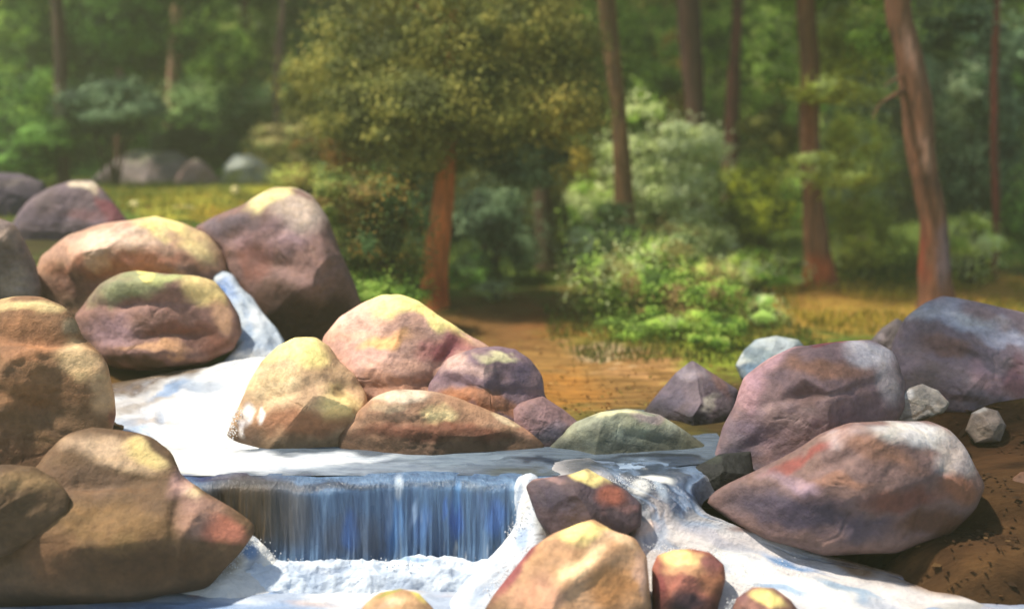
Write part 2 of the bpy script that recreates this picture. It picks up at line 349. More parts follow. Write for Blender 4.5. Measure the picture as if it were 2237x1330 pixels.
# left bank
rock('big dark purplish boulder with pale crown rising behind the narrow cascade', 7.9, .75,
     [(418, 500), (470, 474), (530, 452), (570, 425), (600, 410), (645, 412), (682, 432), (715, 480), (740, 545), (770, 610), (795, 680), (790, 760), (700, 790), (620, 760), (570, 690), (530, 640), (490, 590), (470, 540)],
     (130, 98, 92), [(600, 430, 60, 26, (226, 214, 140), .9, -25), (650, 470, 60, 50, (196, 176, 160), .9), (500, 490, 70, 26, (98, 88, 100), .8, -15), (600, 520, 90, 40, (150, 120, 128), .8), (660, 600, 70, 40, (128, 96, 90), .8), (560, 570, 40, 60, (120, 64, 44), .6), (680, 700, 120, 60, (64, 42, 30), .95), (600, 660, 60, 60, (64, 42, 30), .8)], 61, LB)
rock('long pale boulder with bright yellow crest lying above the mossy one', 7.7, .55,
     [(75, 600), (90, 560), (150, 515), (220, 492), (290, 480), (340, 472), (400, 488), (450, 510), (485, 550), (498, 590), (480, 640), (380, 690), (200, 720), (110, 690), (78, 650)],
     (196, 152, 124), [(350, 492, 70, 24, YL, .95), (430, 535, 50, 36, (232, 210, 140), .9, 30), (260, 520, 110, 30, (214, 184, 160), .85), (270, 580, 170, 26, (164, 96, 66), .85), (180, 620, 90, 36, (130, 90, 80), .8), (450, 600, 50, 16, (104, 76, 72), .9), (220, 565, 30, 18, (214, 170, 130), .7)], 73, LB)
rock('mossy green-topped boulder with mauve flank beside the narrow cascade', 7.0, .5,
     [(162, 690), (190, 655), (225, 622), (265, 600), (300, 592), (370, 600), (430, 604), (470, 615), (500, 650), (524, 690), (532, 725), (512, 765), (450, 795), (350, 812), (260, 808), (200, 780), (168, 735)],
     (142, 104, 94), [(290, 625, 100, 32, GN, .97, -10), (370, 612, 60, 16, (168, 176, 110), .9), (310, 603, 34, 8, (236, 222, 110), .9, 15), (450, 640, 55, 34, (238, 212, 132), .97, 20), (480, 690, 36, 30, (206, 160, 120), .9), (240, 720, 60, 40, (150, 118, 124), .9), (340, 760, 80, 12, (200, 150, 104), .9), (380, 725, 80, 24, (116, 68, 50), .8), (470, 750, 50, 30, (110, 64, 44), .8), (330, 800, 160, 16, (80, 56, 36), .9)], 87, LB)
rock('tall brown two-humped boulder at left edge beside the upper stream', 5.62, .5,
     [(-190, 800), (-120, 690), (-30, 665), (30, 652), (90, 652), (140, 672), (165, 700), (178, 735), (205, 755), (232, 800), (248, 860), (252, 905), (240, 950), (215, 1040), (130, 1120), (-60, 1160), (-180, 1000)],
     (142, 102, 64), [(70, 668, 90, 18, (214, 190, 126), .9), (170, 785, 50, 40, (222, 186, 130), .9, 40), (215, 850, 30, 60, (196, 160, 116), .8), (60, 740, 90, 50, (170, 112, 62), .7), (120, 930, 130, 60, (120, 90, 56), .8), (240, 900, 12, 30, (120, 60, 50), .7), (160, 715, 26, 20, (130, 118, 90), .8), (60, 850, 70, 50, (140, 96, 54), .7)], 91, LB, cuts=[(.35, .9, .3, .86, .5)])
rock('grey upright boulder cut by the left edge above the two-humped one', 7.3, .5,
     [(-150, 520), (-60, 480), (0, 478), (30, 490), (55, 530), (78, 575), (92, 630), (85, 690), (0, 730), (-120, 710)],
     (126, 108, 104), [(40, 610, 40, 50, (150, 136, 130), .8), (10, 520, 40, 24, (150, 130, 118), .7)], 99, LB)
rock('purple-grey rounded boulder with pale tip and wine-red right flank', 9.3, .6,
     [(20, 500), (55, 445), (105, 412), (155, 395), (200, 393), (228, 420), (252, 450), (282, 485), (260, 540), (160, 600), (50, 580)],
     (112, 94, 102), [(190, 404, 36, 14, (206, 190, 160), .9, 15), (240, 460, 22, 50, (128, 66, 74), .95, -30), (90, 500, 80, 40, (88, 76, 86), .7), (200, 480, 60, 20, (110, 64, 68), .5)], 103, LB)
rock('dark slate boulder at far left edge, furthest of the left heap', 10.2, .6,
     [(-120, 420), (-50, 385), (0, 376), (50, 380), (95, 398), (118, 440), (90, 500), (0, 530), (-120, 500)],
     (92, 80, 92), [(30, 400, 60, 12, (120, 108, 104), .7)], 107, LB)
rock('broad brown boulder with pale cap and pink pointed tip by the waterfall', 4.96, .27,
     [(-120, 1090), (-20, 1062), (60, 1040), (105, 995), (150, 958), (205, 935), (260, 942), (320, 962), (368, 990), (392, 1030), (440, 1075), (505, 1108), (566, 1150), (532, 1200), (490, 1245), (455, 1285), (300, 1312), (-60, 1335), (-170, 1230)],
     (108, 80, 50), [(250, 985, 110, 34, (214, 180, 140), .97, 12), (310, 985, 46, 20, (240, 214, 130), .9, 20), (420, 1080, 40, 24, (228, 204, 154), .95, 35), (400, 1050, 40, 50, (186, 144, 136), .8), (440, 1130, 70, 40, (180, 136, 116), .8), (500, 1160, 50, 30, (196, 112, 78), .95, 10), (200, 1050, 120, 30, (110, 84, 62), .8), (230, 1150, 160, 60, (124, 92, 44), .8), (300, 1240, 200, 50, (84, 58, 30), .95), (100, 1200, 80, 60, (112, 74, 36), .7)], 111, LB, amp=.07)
rock('dark olive-brown boulder in the lower left corner', 4.8, .2,
     [(-160, 1050), (-60, 1018), (20, 1014), (75, 1018), (120, 1045), (150, 1082), (150, 1115), (110, 1160), (20, 1210), (-60, 1230), (-150, 1230)],
     (98, 74, 46), [(60, 1050, 80, 24, (140, 112, 70), .8), (60, 1150, 80, 40, (100, 74, 44), .6)], 117, LB)
# far rocks
rock('wide grey hump of rock beyond the clearing under dark shrubs', 16.5, .8, [(180, 420), (215, 378), (262, 342), (310, 326), (345, 334), (385, 328), (422, 352), (445, 395), (430, 445), (230, 450)],
     (136, 124, 124), [(310, 340, 40, 14, (176, 180, 140), .8), (380, 345, 30, 14, (140, 140, 110), .7), (360, 365, 40, 14, (160, 140, 140), .6)], 121, SB, N=90, M=50)
rock('small pinkish rock leaning against the wide grey hump', 15.6, .5, [(380, 395), (400, 360), (428, 344), (455, 362), (480, 396), (465, 450), (380, 450)],
     (172, 140, 132), [(425, 352, 20, 8, (200, 190, 160), .8)], 127, SB, N=90, M=50)
rock('blue-white rock standing alone right of the clearing', 15.6, .5, [(478, 400), (490, 362), (512, 340), (545, 337), (580, 352), (612, 384), (605, 440), (500, 445)],
     (150, 160, 156), [(520, 350, 36, 14, (206, 214, 196), .9), (500, 385, 26, 16, (150, 158, 80), .8), (575, 380, 30, 14, (120, 140, 150), .7)], 131, SB, N=90, M=50)
for k, (x_, y_, w_, lab) in enumerate([(294, 446, 14, 'small cream stone at left side of the sunny clearing'), (398, 457, 38, 'flat cream slab in the middle of the sunny clearing'), (514, 414, 10, 'tiny cream stone at far right of the sunny clearing')]):
    rock(lab, 11.0+.4*(k == 2)*4, .12+w_*.004, [(x_-w_, y_), (x_-w_*.5, y_-7), (x_+w_*.4, y_-7), (x_+w_, y_+1), (x_+w_*.6, y_+9), (x_-w_*.6, y_+9)], (232, 222, 150), [], 140+k, 'pale stones in the clearing', name='stone', cat='stone', N=60, M=30)
# right bank: pale blue-grey tops paint the skylight on the stones
rock('grey-green domed rock at back of the pool', 5.85, .32, [(1175, 990), (1215, 955), (1260, 922), (1310, 900), (1370, 892), (1440, 905), (1495, 940), (1545, 975), (1550, 1010), (1400, 1030), (1220, 1020)],
     (148, 154, 132), [(1340, 905, 60, 14, (206, 206, 160), .9), (1420, 915, 50, 12, (160, 140, 144), .7), (1350, 970, 130, 20, (110, 124, 116), .8), (1440, 950, 60, 24, (160, 168, 150), .6)], 151, RB, amp=.05)
rock('dark angular pyramid rock behind the grey-green dome', 6.5, .42, [(1405, 900), (1440, 855), (1475, 815), (1512, 787), (1560, 818), (1612, 852), (1610, 900), (1580, 960), (1500, 975), (1420, 950)],
     (104, 92, 106), [(1512, 810, 36, 22, (140, 130, 142), .8), (1570, 835, 40, 20, (120, 88, 84), .8, 35), (1460, 870, 50, 20, (80, 74, 92), .8), (1560, 890, 30, 14, (150, 148, 140), .8, -40), (1530, 930, 60, 24, (66, 66, 76), .9)], 157, RB, cuts=[(-.7, .5, .5, .75, .8), (.7, .5, .5, .75, .8)], fs=.75)
rock('small frosty blue rock perched behind the mauve boulder', 7.0, .3, [(1606, 798), (1625, 765), (1650, 742), (1695, 733), (1745, 742), (1765, 770), (1740, 830), (1670, 850), (1620, 830)],
     (118, 138, 152), [(1690, 750, 50, 20, (160, 172, 176), .9), (1660, 810, 36, 20, (84, 118, 150), .9), (1625, 790, 20, 10, (190, 200, 200), .7)], 163, RB)
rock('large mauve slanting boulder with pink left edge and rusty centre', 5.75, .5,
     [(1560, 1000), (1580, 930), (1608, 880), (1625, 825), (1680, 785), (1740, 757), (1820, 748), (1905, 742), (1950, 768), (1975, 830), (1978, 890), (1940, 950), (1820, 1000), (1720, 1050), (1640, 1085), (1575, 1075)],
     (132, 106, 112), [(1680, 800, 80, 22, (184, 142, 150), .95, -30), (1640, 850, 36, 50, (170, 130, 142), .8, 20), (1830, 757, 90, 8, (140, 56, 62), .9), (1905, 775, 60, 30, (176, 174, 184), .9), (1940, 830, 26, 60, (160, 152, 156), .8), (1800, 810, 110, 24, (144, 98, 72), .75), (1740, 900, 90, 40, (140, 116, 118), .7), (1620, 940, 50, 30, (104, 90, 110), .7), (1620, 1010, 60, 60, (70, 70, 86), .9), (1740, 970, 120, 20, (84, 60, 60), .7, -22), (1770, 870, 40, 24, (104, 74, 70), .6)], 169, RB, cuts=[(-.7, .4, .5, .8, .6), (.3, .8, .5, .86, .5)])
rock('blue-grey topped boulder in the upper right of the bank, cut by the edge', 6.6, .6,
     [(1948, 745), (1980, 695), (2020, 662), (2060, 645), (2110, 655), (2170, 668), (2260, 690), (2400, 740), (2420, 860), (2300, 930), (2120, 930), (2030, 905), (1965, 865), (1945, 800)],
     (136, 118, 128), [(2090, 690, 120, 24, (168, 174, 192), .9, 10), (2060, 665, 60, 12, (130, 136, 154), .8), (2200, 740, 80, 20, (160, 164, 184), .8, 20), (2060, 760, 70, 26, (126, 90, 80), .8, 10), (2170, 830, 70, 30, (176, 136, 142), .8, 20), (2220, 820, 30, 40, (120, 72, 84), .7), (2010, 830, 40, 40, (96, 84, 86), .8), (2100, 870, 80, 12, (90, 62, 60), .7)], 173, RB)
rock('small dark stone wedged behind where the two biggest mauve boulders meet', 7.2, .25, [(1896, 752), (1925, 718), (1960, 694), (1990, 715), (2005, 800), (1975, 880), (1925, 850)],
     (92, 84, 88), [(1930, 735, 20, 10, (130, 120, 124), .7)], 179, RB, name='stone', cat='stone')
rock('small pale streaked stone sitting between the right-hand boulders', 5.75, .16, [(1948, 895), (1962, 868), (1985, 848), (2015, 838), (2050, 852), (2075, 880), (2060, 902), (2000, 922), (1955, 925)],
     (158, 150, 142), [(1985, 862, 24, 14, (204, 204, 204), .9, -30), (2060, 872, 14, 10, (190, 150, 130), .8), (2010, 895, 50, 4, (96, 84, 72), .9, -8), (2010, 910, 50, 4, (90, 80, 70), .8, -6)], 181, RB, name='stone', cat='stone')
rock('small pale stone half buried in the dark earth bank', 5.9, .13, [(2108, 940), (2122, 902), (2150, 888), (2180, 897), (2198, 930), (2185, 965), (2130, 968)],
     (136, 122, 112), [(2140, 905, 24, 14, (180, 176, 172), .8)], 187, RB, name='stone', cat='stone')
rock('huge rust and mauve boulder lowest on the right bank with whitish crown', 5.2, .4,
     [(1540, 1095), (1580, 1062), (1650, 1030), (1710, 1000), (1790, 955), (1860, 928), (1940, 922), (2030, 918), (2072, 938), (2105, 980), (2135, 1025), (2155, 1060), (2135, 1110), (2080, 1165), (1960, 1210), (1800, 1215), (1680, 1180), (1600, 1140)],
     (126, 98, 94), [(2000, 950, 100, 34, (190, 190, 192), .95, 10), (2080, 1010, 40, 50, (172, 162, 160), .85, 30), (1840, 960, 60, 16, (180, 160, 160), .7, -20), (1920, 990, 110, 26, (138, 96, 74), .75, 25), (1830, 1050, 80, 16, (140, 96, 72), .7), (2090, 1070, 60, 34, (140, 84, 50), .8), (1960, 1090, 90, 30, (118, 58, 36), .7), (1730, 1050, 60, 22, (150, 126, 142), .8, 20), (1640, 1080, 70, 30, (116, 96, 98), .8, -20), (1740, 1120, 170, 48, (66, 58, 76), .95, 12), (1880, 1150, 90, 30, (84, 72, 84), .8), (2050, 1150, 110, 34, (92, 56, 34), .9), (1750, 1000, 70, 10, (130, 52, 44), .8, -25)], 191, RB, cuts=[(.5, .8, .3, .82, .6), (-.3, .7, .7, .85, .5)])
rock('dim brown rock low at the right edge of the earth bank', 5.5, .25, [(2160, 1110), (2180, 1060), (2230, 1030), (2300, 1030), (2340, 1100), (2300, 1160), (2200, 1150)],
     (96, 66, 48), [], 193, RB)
rock('black filler rock deep in the dark gap between grey-green dome and huge rust boulder', 5.43, .15, [(1496, 1050), (1520, 1018), (1570, 992), (1640, 985), (1650, 1060), (1600, 1110), (1530, 1110), (1495, 1060)],
     (58, 60, 60), [(1560, 990, 30, 14, (80, 88, 72), .7)], 195, RB)  # added to fill the gap, coloured near-black to match its darkness
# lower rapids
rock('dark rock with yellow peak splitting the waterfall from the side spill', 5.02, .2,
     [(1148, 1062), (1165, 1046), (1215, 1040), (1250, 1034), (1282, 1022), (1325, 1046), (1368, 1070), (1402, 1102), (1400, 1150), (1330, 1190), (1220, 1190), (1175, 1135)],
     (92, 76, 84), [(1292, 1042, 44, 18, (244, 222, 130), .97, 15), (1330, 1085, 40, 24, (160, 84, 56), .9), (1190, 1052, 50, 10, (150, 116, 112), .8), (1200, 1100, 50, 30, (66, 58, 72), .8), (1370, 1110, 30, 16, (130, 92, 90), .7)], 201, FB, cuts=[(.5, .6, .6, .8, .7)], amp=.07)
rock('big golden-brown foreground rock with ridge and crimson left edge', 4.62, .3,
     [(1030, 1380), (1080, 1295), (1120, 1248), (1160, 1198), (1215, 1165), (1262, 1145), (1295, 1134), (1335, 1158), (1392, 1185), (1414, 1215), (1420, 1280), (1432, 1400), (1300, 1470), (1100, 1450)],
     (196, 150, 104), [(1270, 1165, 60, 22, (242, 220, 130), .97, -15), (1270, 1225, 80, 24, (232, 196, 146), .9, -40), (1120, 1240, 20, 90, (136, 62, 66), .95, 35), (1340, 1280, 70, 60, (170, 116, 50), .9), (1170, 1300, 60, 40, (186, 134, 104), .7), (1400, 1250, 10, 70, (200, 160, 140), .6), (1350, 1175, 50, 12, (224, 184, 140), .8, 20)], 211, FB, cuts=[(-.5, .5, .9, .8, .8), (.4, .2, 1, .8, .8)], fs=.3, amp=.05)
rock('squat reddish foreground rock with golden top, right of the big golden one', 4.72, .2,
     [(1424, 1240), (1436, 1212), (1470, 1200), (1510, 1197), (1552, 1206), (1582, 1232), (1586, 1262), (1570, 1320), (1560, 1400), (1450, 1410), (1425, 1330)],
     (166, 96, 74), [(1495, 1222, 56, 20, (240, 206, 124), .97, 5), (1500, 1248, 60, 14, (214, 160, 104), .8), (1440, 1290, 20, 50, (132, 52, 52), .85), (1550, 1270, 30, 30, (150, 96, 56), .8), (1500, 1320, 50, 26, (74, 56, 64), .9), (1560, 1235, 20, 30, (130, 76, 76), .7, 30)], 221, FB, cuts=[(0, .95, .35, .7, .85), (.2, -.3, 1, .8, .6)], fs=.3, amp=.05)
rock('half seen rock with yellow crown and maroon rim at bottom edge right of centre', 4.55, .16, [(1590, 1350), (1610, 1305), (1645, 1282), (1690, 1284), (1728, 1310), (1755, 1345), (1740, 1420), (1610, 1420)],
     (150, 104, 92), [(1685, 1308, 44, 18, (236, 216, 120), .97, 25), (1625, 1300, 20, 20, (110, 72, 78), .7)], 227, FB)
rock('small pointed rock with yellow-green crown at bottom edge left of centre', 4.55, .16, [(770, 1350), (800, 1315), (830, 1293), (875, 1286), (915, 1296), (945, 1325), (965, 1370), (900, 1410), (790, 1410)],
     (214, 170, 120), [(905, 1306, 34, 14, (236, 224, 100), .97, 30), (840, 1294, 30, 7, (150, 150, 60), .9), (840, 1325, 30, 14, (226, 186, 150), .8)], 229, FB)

# ------------------------------------------------------------------ water
def loft(name, rows, m, base, patches, nu=60, nv=20, amp=.01, bulge=0, seed=1, ns=(8, 8, 8), warp=14):
    """rows of ((px,py,Y),(px,py,Y)): left and right edge points, joined by a smooth surface"""
    Lr = np.array([at(*r[0]) for r in rows]); Rr = np.array([at(*r[1]) for r in rows]); n = len(rows)
    def cr(A, t):
        i = np.clip(np.floor(t).astype(int), 0, n-2); f = (t-i)[:, None]
        p0, p1, p2, p3 = A[np.maximum(i-1, 0)], A[i], A[i+1], A[np.minimum(i+2, n-1)]
        return .5*((2*p1)+(-p0+p2)*f+(2*p0-5*p1+4*p2-p3)*f**2+(-p0+3*p1-3*p2+p3)*f**3)
    t = np.linspace(0, n-1, nu); A, B = cr(Lr, t), cr(Rr, t); v = np.linspace(0, 1, nv)
    V = A[:, None]*(1-v)[None, :, None] + B[:, None]*v[None, :, None]
    V[..., 2] += bulge*np.sin(v*math.pi)[None, :]; V[..., 1] -= bulge*.6*np.sin(v*math.pi)[None, :]
    V = V.reshape(-1, 3); V[:, 2] -= .10*np.abs(2*np.tile(v, nu)-1)**7; q = V*np.array(ns)
    V[:, 2] += amp*fbm(q, 1, seed, 4); V[:, 1] -= amp*fbm(q, 1, seed+3, 4)
    C = paint(V, lin(base), [(p[0], p[1], p[2], p[3], lin(p[4]), *p[5:]) for p in patches], warp, seed)
    wd = np.linalg.norm(A-B, axis=1).mean(); tt, vv = np.meshgrid(np.arange(nu)/nu*n, v, indexing='ij')
    fq = np.stack([vv.ravel()*wd*11, tt.ravel()*.9, vv.ravel()*0+seed], 1); fq[:, 0] += .8*vn(fq, .6, seed)
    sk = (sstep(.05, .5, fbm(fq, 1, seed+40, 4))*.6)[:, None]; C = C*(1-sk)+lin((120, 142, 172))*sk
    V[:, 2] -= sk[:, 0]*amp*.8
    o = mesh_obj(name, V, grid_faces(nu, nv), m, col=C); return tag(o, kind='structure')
WH = (230, 228, 222); BL = (92, 138, 192); GB = (112, 128, 142); LBL = (160, 185, 215)
# upper stream and the narrow cascade above it
loft('upper_stream', [((500, 755, 7.25), (660, 750, 7.3)), ((490, 772, 7.05), (650, 768, 7.1)), ((420, 800, 6.8), (620, 800, 6.7)), ((180, 835, 6.6), (600, 850, 6.45)), ((160, 885, 6.3), (580, 900, 6.2)),
      ((180, 940, 5.98), (560, 950, 5.93)), ((250, 990, 5.68), (640, 985, 5.72)), ((330, 1035, 5.3), (760, 1015, 5.5))], M_RAPID, (214, 220, 228),
     [(510, 850, 90, 90, WH, .95), (440, 960, 120, 70, WH, .95), (300, 825, 160, 34, (104, 82, 58), .95, -10), (300, 875, 110, 22, (168, 158, 148), .8, -12), (400, 800, 80, 14, (110, 90, 66), .7, -14), (330, 890, 90, 36, (196, 196, 200), .8), (310, 880, 70, 8, (150, 140, 130), .7, -14),  # brown bands at upper left paint the boulder's shadow on the water
      (370, 850, 50, 9, (126, 156, 196), .8, -25), (300, 940, 60, 16, (176, 192, 214), .8), (330, 915, 60, 8, (166, 150, 140), .6), (560, 990, 120, 16, WH, .9)], 130, 90, .022, seed=3, ns=(4, 4, 4))
loft('cascade', [((440, 598, 7.75), (520, 600, 7.8)), ((452, 612, 7.55), (528, 615, 7.6)), ((488, 650, 7.4), (560, 650, 7.45)), ((510, 700, 7.25), (600, 700, 7.3)), ((500, 750, 7.05), (640, 745, 7.15)), ((470, 790, 6.92), (650, 785, 7.0)), ((450, 845, 6.95), (660, 840, 7.0))],
     M_RAPID, (176, 188, 200), [(490, 640, 34, 36, (78, 122, 190), .95), (510, 660, 12, 22, (190, 206, 226), .7, -20), (470, 606, 36, 8, (200, 208, 214), .9), (560, 700, 30, 30, (206, 212, 218), .9), (590, 745, 30, 24, (150, 162, 176), .8), (540, 730, 14, 30, (110, 140, 176), .7, 10), (560, 780, 70, 14, WH, .9)], 90, 40, .035, .05, seed=5, ns=(9, 9, 3), warp=8)
# middle pool
xs2 = np.linspace(-2.1, 1.12, 190); ys2 = np.linspace(5.22, 6.5, 70); X, Y2 = np.meshgrid(xs2, ys2)
P = np.stack([X.ravel(), Y2.ravel(), X.ravel()*0], 1); P[:, 1] += .05*(1-sstep(5.25, 5.6, P[:, 1])); P[:, 1] += .10*sstep(.22, .27, P[:, 0]) + .1*sstep(.6, 1., P[:, 0])*(1-sstep(5.25, 5.7, P[:, 1])); P[:, 2] = .006*fbm(P*np.array([2, 7, 1]), 1.5, 4, 4)
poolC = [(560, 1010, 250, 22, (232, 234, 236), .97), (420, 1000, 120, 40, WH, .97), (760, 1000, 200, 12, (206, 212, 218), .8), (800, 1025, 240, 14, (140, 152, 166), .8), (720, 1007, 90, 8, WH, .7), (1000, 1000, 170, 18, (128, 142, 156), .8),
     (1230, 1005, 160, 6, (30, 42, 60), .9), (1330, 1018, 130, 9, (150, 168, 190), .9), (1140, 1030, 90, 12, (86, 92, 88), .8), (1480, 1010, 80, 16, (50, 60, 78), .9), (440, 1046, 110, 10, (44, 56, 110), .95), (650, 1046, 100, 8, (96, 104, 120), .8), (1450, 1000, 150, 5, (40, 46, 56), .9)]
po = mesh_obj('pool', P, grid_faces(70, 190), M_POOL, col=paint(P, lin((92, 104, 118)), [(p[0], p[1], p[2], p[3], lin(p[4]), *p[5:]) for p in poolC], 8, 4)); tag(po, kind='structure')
# main waterfall: lip, sheet, foot
xs3 = np.linspace(-1.75, .22, 420)
prof = [(5.30, .001)] + [(5.225-.075*math.sin(a), -.05+.05*math.cos(a)) for a in np.linspace(0, math.pi/2*.93, 9)] + [(5.15-.03*t, -.05-.46*t) for t in np.linspace(.03, 1, 50)]
prof = np.array(prof); V = np.zeros((len(prof), len(xs3), 3)); V[..., 0] = xs3[None]; V[..., 1] = prof[:, 0][:, None]; V[..., 2] = prof[:, 1][:, None]
fall_t = sstep(0, .5, -V[..., 2]); Q = V.reshape(-1, 3)
Q[:, 1] -= .05*fbm(Q*np.array([3.2, 0, 0]), 1, 2, 3); Q[:, 2] += .012*fbm(Q*np.array([6, 0, 0]), 1, 12, 3)*(1-fall_t.ravel())
st = fbm(Q*np.array([13, 0, .9]), 1, 8, 4); st2 = fbm(Q*np.array([45, 0, 1.5]), 1, 18, 3)
Q[:, 1] -= (fall_t.ravel()**.6)*(.075*st+.025*st2) + .03*sstep(.3, .5, -Q[:, 2])
fallC = [(480, 1040, 120, 14, (44, 58, 116), .9), (530, 1120, 130, 100, (88, 72, 50), .95), (680, 1060, 220, 10, (60, 56, 56), .7), (640, 1130, 60, 80, (96, 92, 90), .7), (990, 1060, 120, 10, (56, 58, 62), .8), (780, 1170, 90, 50, (104, 112, 128), .7), (980, 1130, 190, 80, (96, 128, 164), .75),  # thin dark bands below the lip paint its shadow line
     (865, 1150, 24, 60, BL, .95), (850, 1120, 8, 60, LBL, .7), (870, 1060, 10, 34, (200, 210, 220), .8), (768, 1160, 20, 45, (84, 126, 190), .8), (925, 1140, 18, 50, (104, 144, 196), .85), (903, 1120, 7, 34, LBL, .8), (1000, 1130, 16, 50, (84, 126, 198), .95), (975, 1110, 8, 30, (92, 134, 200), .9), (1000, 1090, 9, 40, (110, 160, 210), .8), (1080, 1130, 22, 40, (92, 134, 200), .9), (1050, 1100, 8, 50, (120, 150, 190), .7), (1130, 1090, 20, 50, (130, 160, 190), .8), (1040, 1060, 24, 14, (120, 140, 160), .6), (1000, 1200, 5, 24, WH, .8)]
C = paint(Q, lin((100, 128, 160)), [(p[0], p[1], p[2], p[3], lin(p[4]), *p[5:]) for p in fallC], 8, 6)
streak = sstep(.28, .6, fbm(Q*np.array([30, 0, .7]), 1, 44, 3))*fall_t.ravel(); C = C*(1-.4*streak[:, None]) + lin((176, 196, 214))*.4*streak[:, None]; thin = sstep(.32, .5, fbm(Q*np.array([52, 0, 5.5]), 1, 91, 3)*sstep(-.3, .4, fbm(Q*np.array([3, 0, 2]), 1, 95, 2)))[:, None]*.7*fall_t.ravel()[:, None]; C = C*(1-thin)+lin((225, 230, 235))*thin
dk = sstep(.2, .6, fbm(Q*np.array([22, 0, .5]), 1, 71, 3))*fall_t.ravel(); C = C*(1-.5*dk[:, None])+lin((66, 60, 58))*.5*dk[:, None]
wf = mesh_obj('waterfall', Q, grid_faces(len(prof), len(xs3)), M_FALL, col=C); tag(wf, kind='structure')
# side spills
loft('side_spill', [((1120, 1045, 5.16), (1185, 1050, 5.14)), ((1128, 1075, 5.12), (1190, 1085, 5.08)), ((1120, 1130, 5.08), (1205, 1135, 5.0)), ((1085, 1185, 5.04), (1190, 1190, 4.93)), ((1035, 1235, 4.98), (1150, 1245, 4.85)), ((980, 1290, 4.88), (1100, 1310, 4.76)), ((930, 1375, 4.75), (1080, 1395, 4.65))],
     M_RAPID, (206, 214, 224), [(1145, 1100, 14, 60, WH, .9), (1180, 1130, 16, 50, (150, 150, 146), .8), (1110, 1200, 50, 20, WH, .9, -50), (1080, 1250, 60, 26, WH, .9), (1140, 1180, 14, 30, (130, 160, 200), .7, 20)], 90, 40, .02, .03, seed=12, ns=(9, 9, 5), warp=8)
loft('corner_splash', [((500, 1165, 5.10), (565, 1172, 5.09)), ((490, 1190, 5.07), (600, 1198, 5.07)), ((440, 1235, 5.03), (630, 1235, 5.03)), ((360, 1290, 4.92), (650, 1275, 4.97)), ((330, 1360, 4.85), (680, 1345, 4.85))],
     M_RAPID, (220, 218, 214), [(545, 1205, 26, 16, (90, 140, 196), .9), (560, 1175, 20, 16, (200, 206, 214), .8), (600, 1230, 40, 12, WH, .8), (500, 1230, 30, 26, (190, 176, 150), .6)], 60, 40, .018, .03, seed=14, ns=(9, 9, 9), warp=8)
loft('right_chute', [((1150, 1004, 5.5), (1590, 1006, 5.5)), ((1170, 1024, 5.32), (1570, 1026, 5.34)), ((1230, 1050, 5.2), (1535, 1062, 5.22)), ((1370, 1095, 5.14), (1550, 1100, 5.14)), ((1370, 1135, 5.08), (1590, 1125, 5.1)), ((1360, 1180, 4.98), (1720, 1165, 5.12)), ((1400, 1225, 4.9), (1900, 1215, 5.1)),
      ((1440, 1280, 4.78), (2200, 1280, 4.95)), ((1440, 1350, 4.62), (2420, 1345, 4.75)), ((1400, 1420, 4.45), (2420, 1420, 4.5))],
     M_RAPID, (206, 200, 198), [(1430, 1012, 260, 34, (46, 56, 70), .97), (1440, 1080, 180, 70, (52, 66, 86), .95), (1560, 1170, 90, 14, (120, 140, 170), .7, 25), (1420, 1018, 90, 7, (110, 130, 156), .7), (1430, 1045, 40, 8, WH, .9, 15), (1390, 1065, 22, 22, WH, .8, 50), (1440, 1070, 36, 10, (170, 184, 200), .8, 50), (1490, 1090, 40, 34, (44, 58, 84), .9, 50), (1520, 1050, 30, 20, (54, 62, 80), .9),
      (1440, 1110, 40, 24, (160, 150, 148), .7, 50), (1400, 1150, 50, 16, (226, 196, 180), .8), (1530, 1150, 50, 16, (150, 170, 196), .7), (1600, 1220, 40, 24, WH, .9), (1640, 1260, 60, 30, WH, .95), (1560, 1170, 120, 18, (200, 190, 190), .6, 15), (1720, 1230, 70, 12, (84, 130, 180), .9, 18), (1660, 1240, 20, 20, WH, .9),
      (1780, 1300, 160, 26, WH, .9, 14), (1700, 1290, 70, 10, (100, 146, 190), .7, 12), (1850, 1290, 90, 8, (120, 156, 186), .7, 18), (1900, 1240, 120, 16, (150, 116, 84), .9, 12), (2100, 1270, 220, 34, (112, 78, 44), .97, 5), (2150, 1330, 160, 18, (150, 150, 146), .7), (1650, 1165, 60, 10, (150, 100, 80), .8, 15), (1950, 1215, 150, 20, (100, 66, 38), .9)],
     150, 110, .022, .0, seed=21, ns=(5, 5, 5), warp=12)
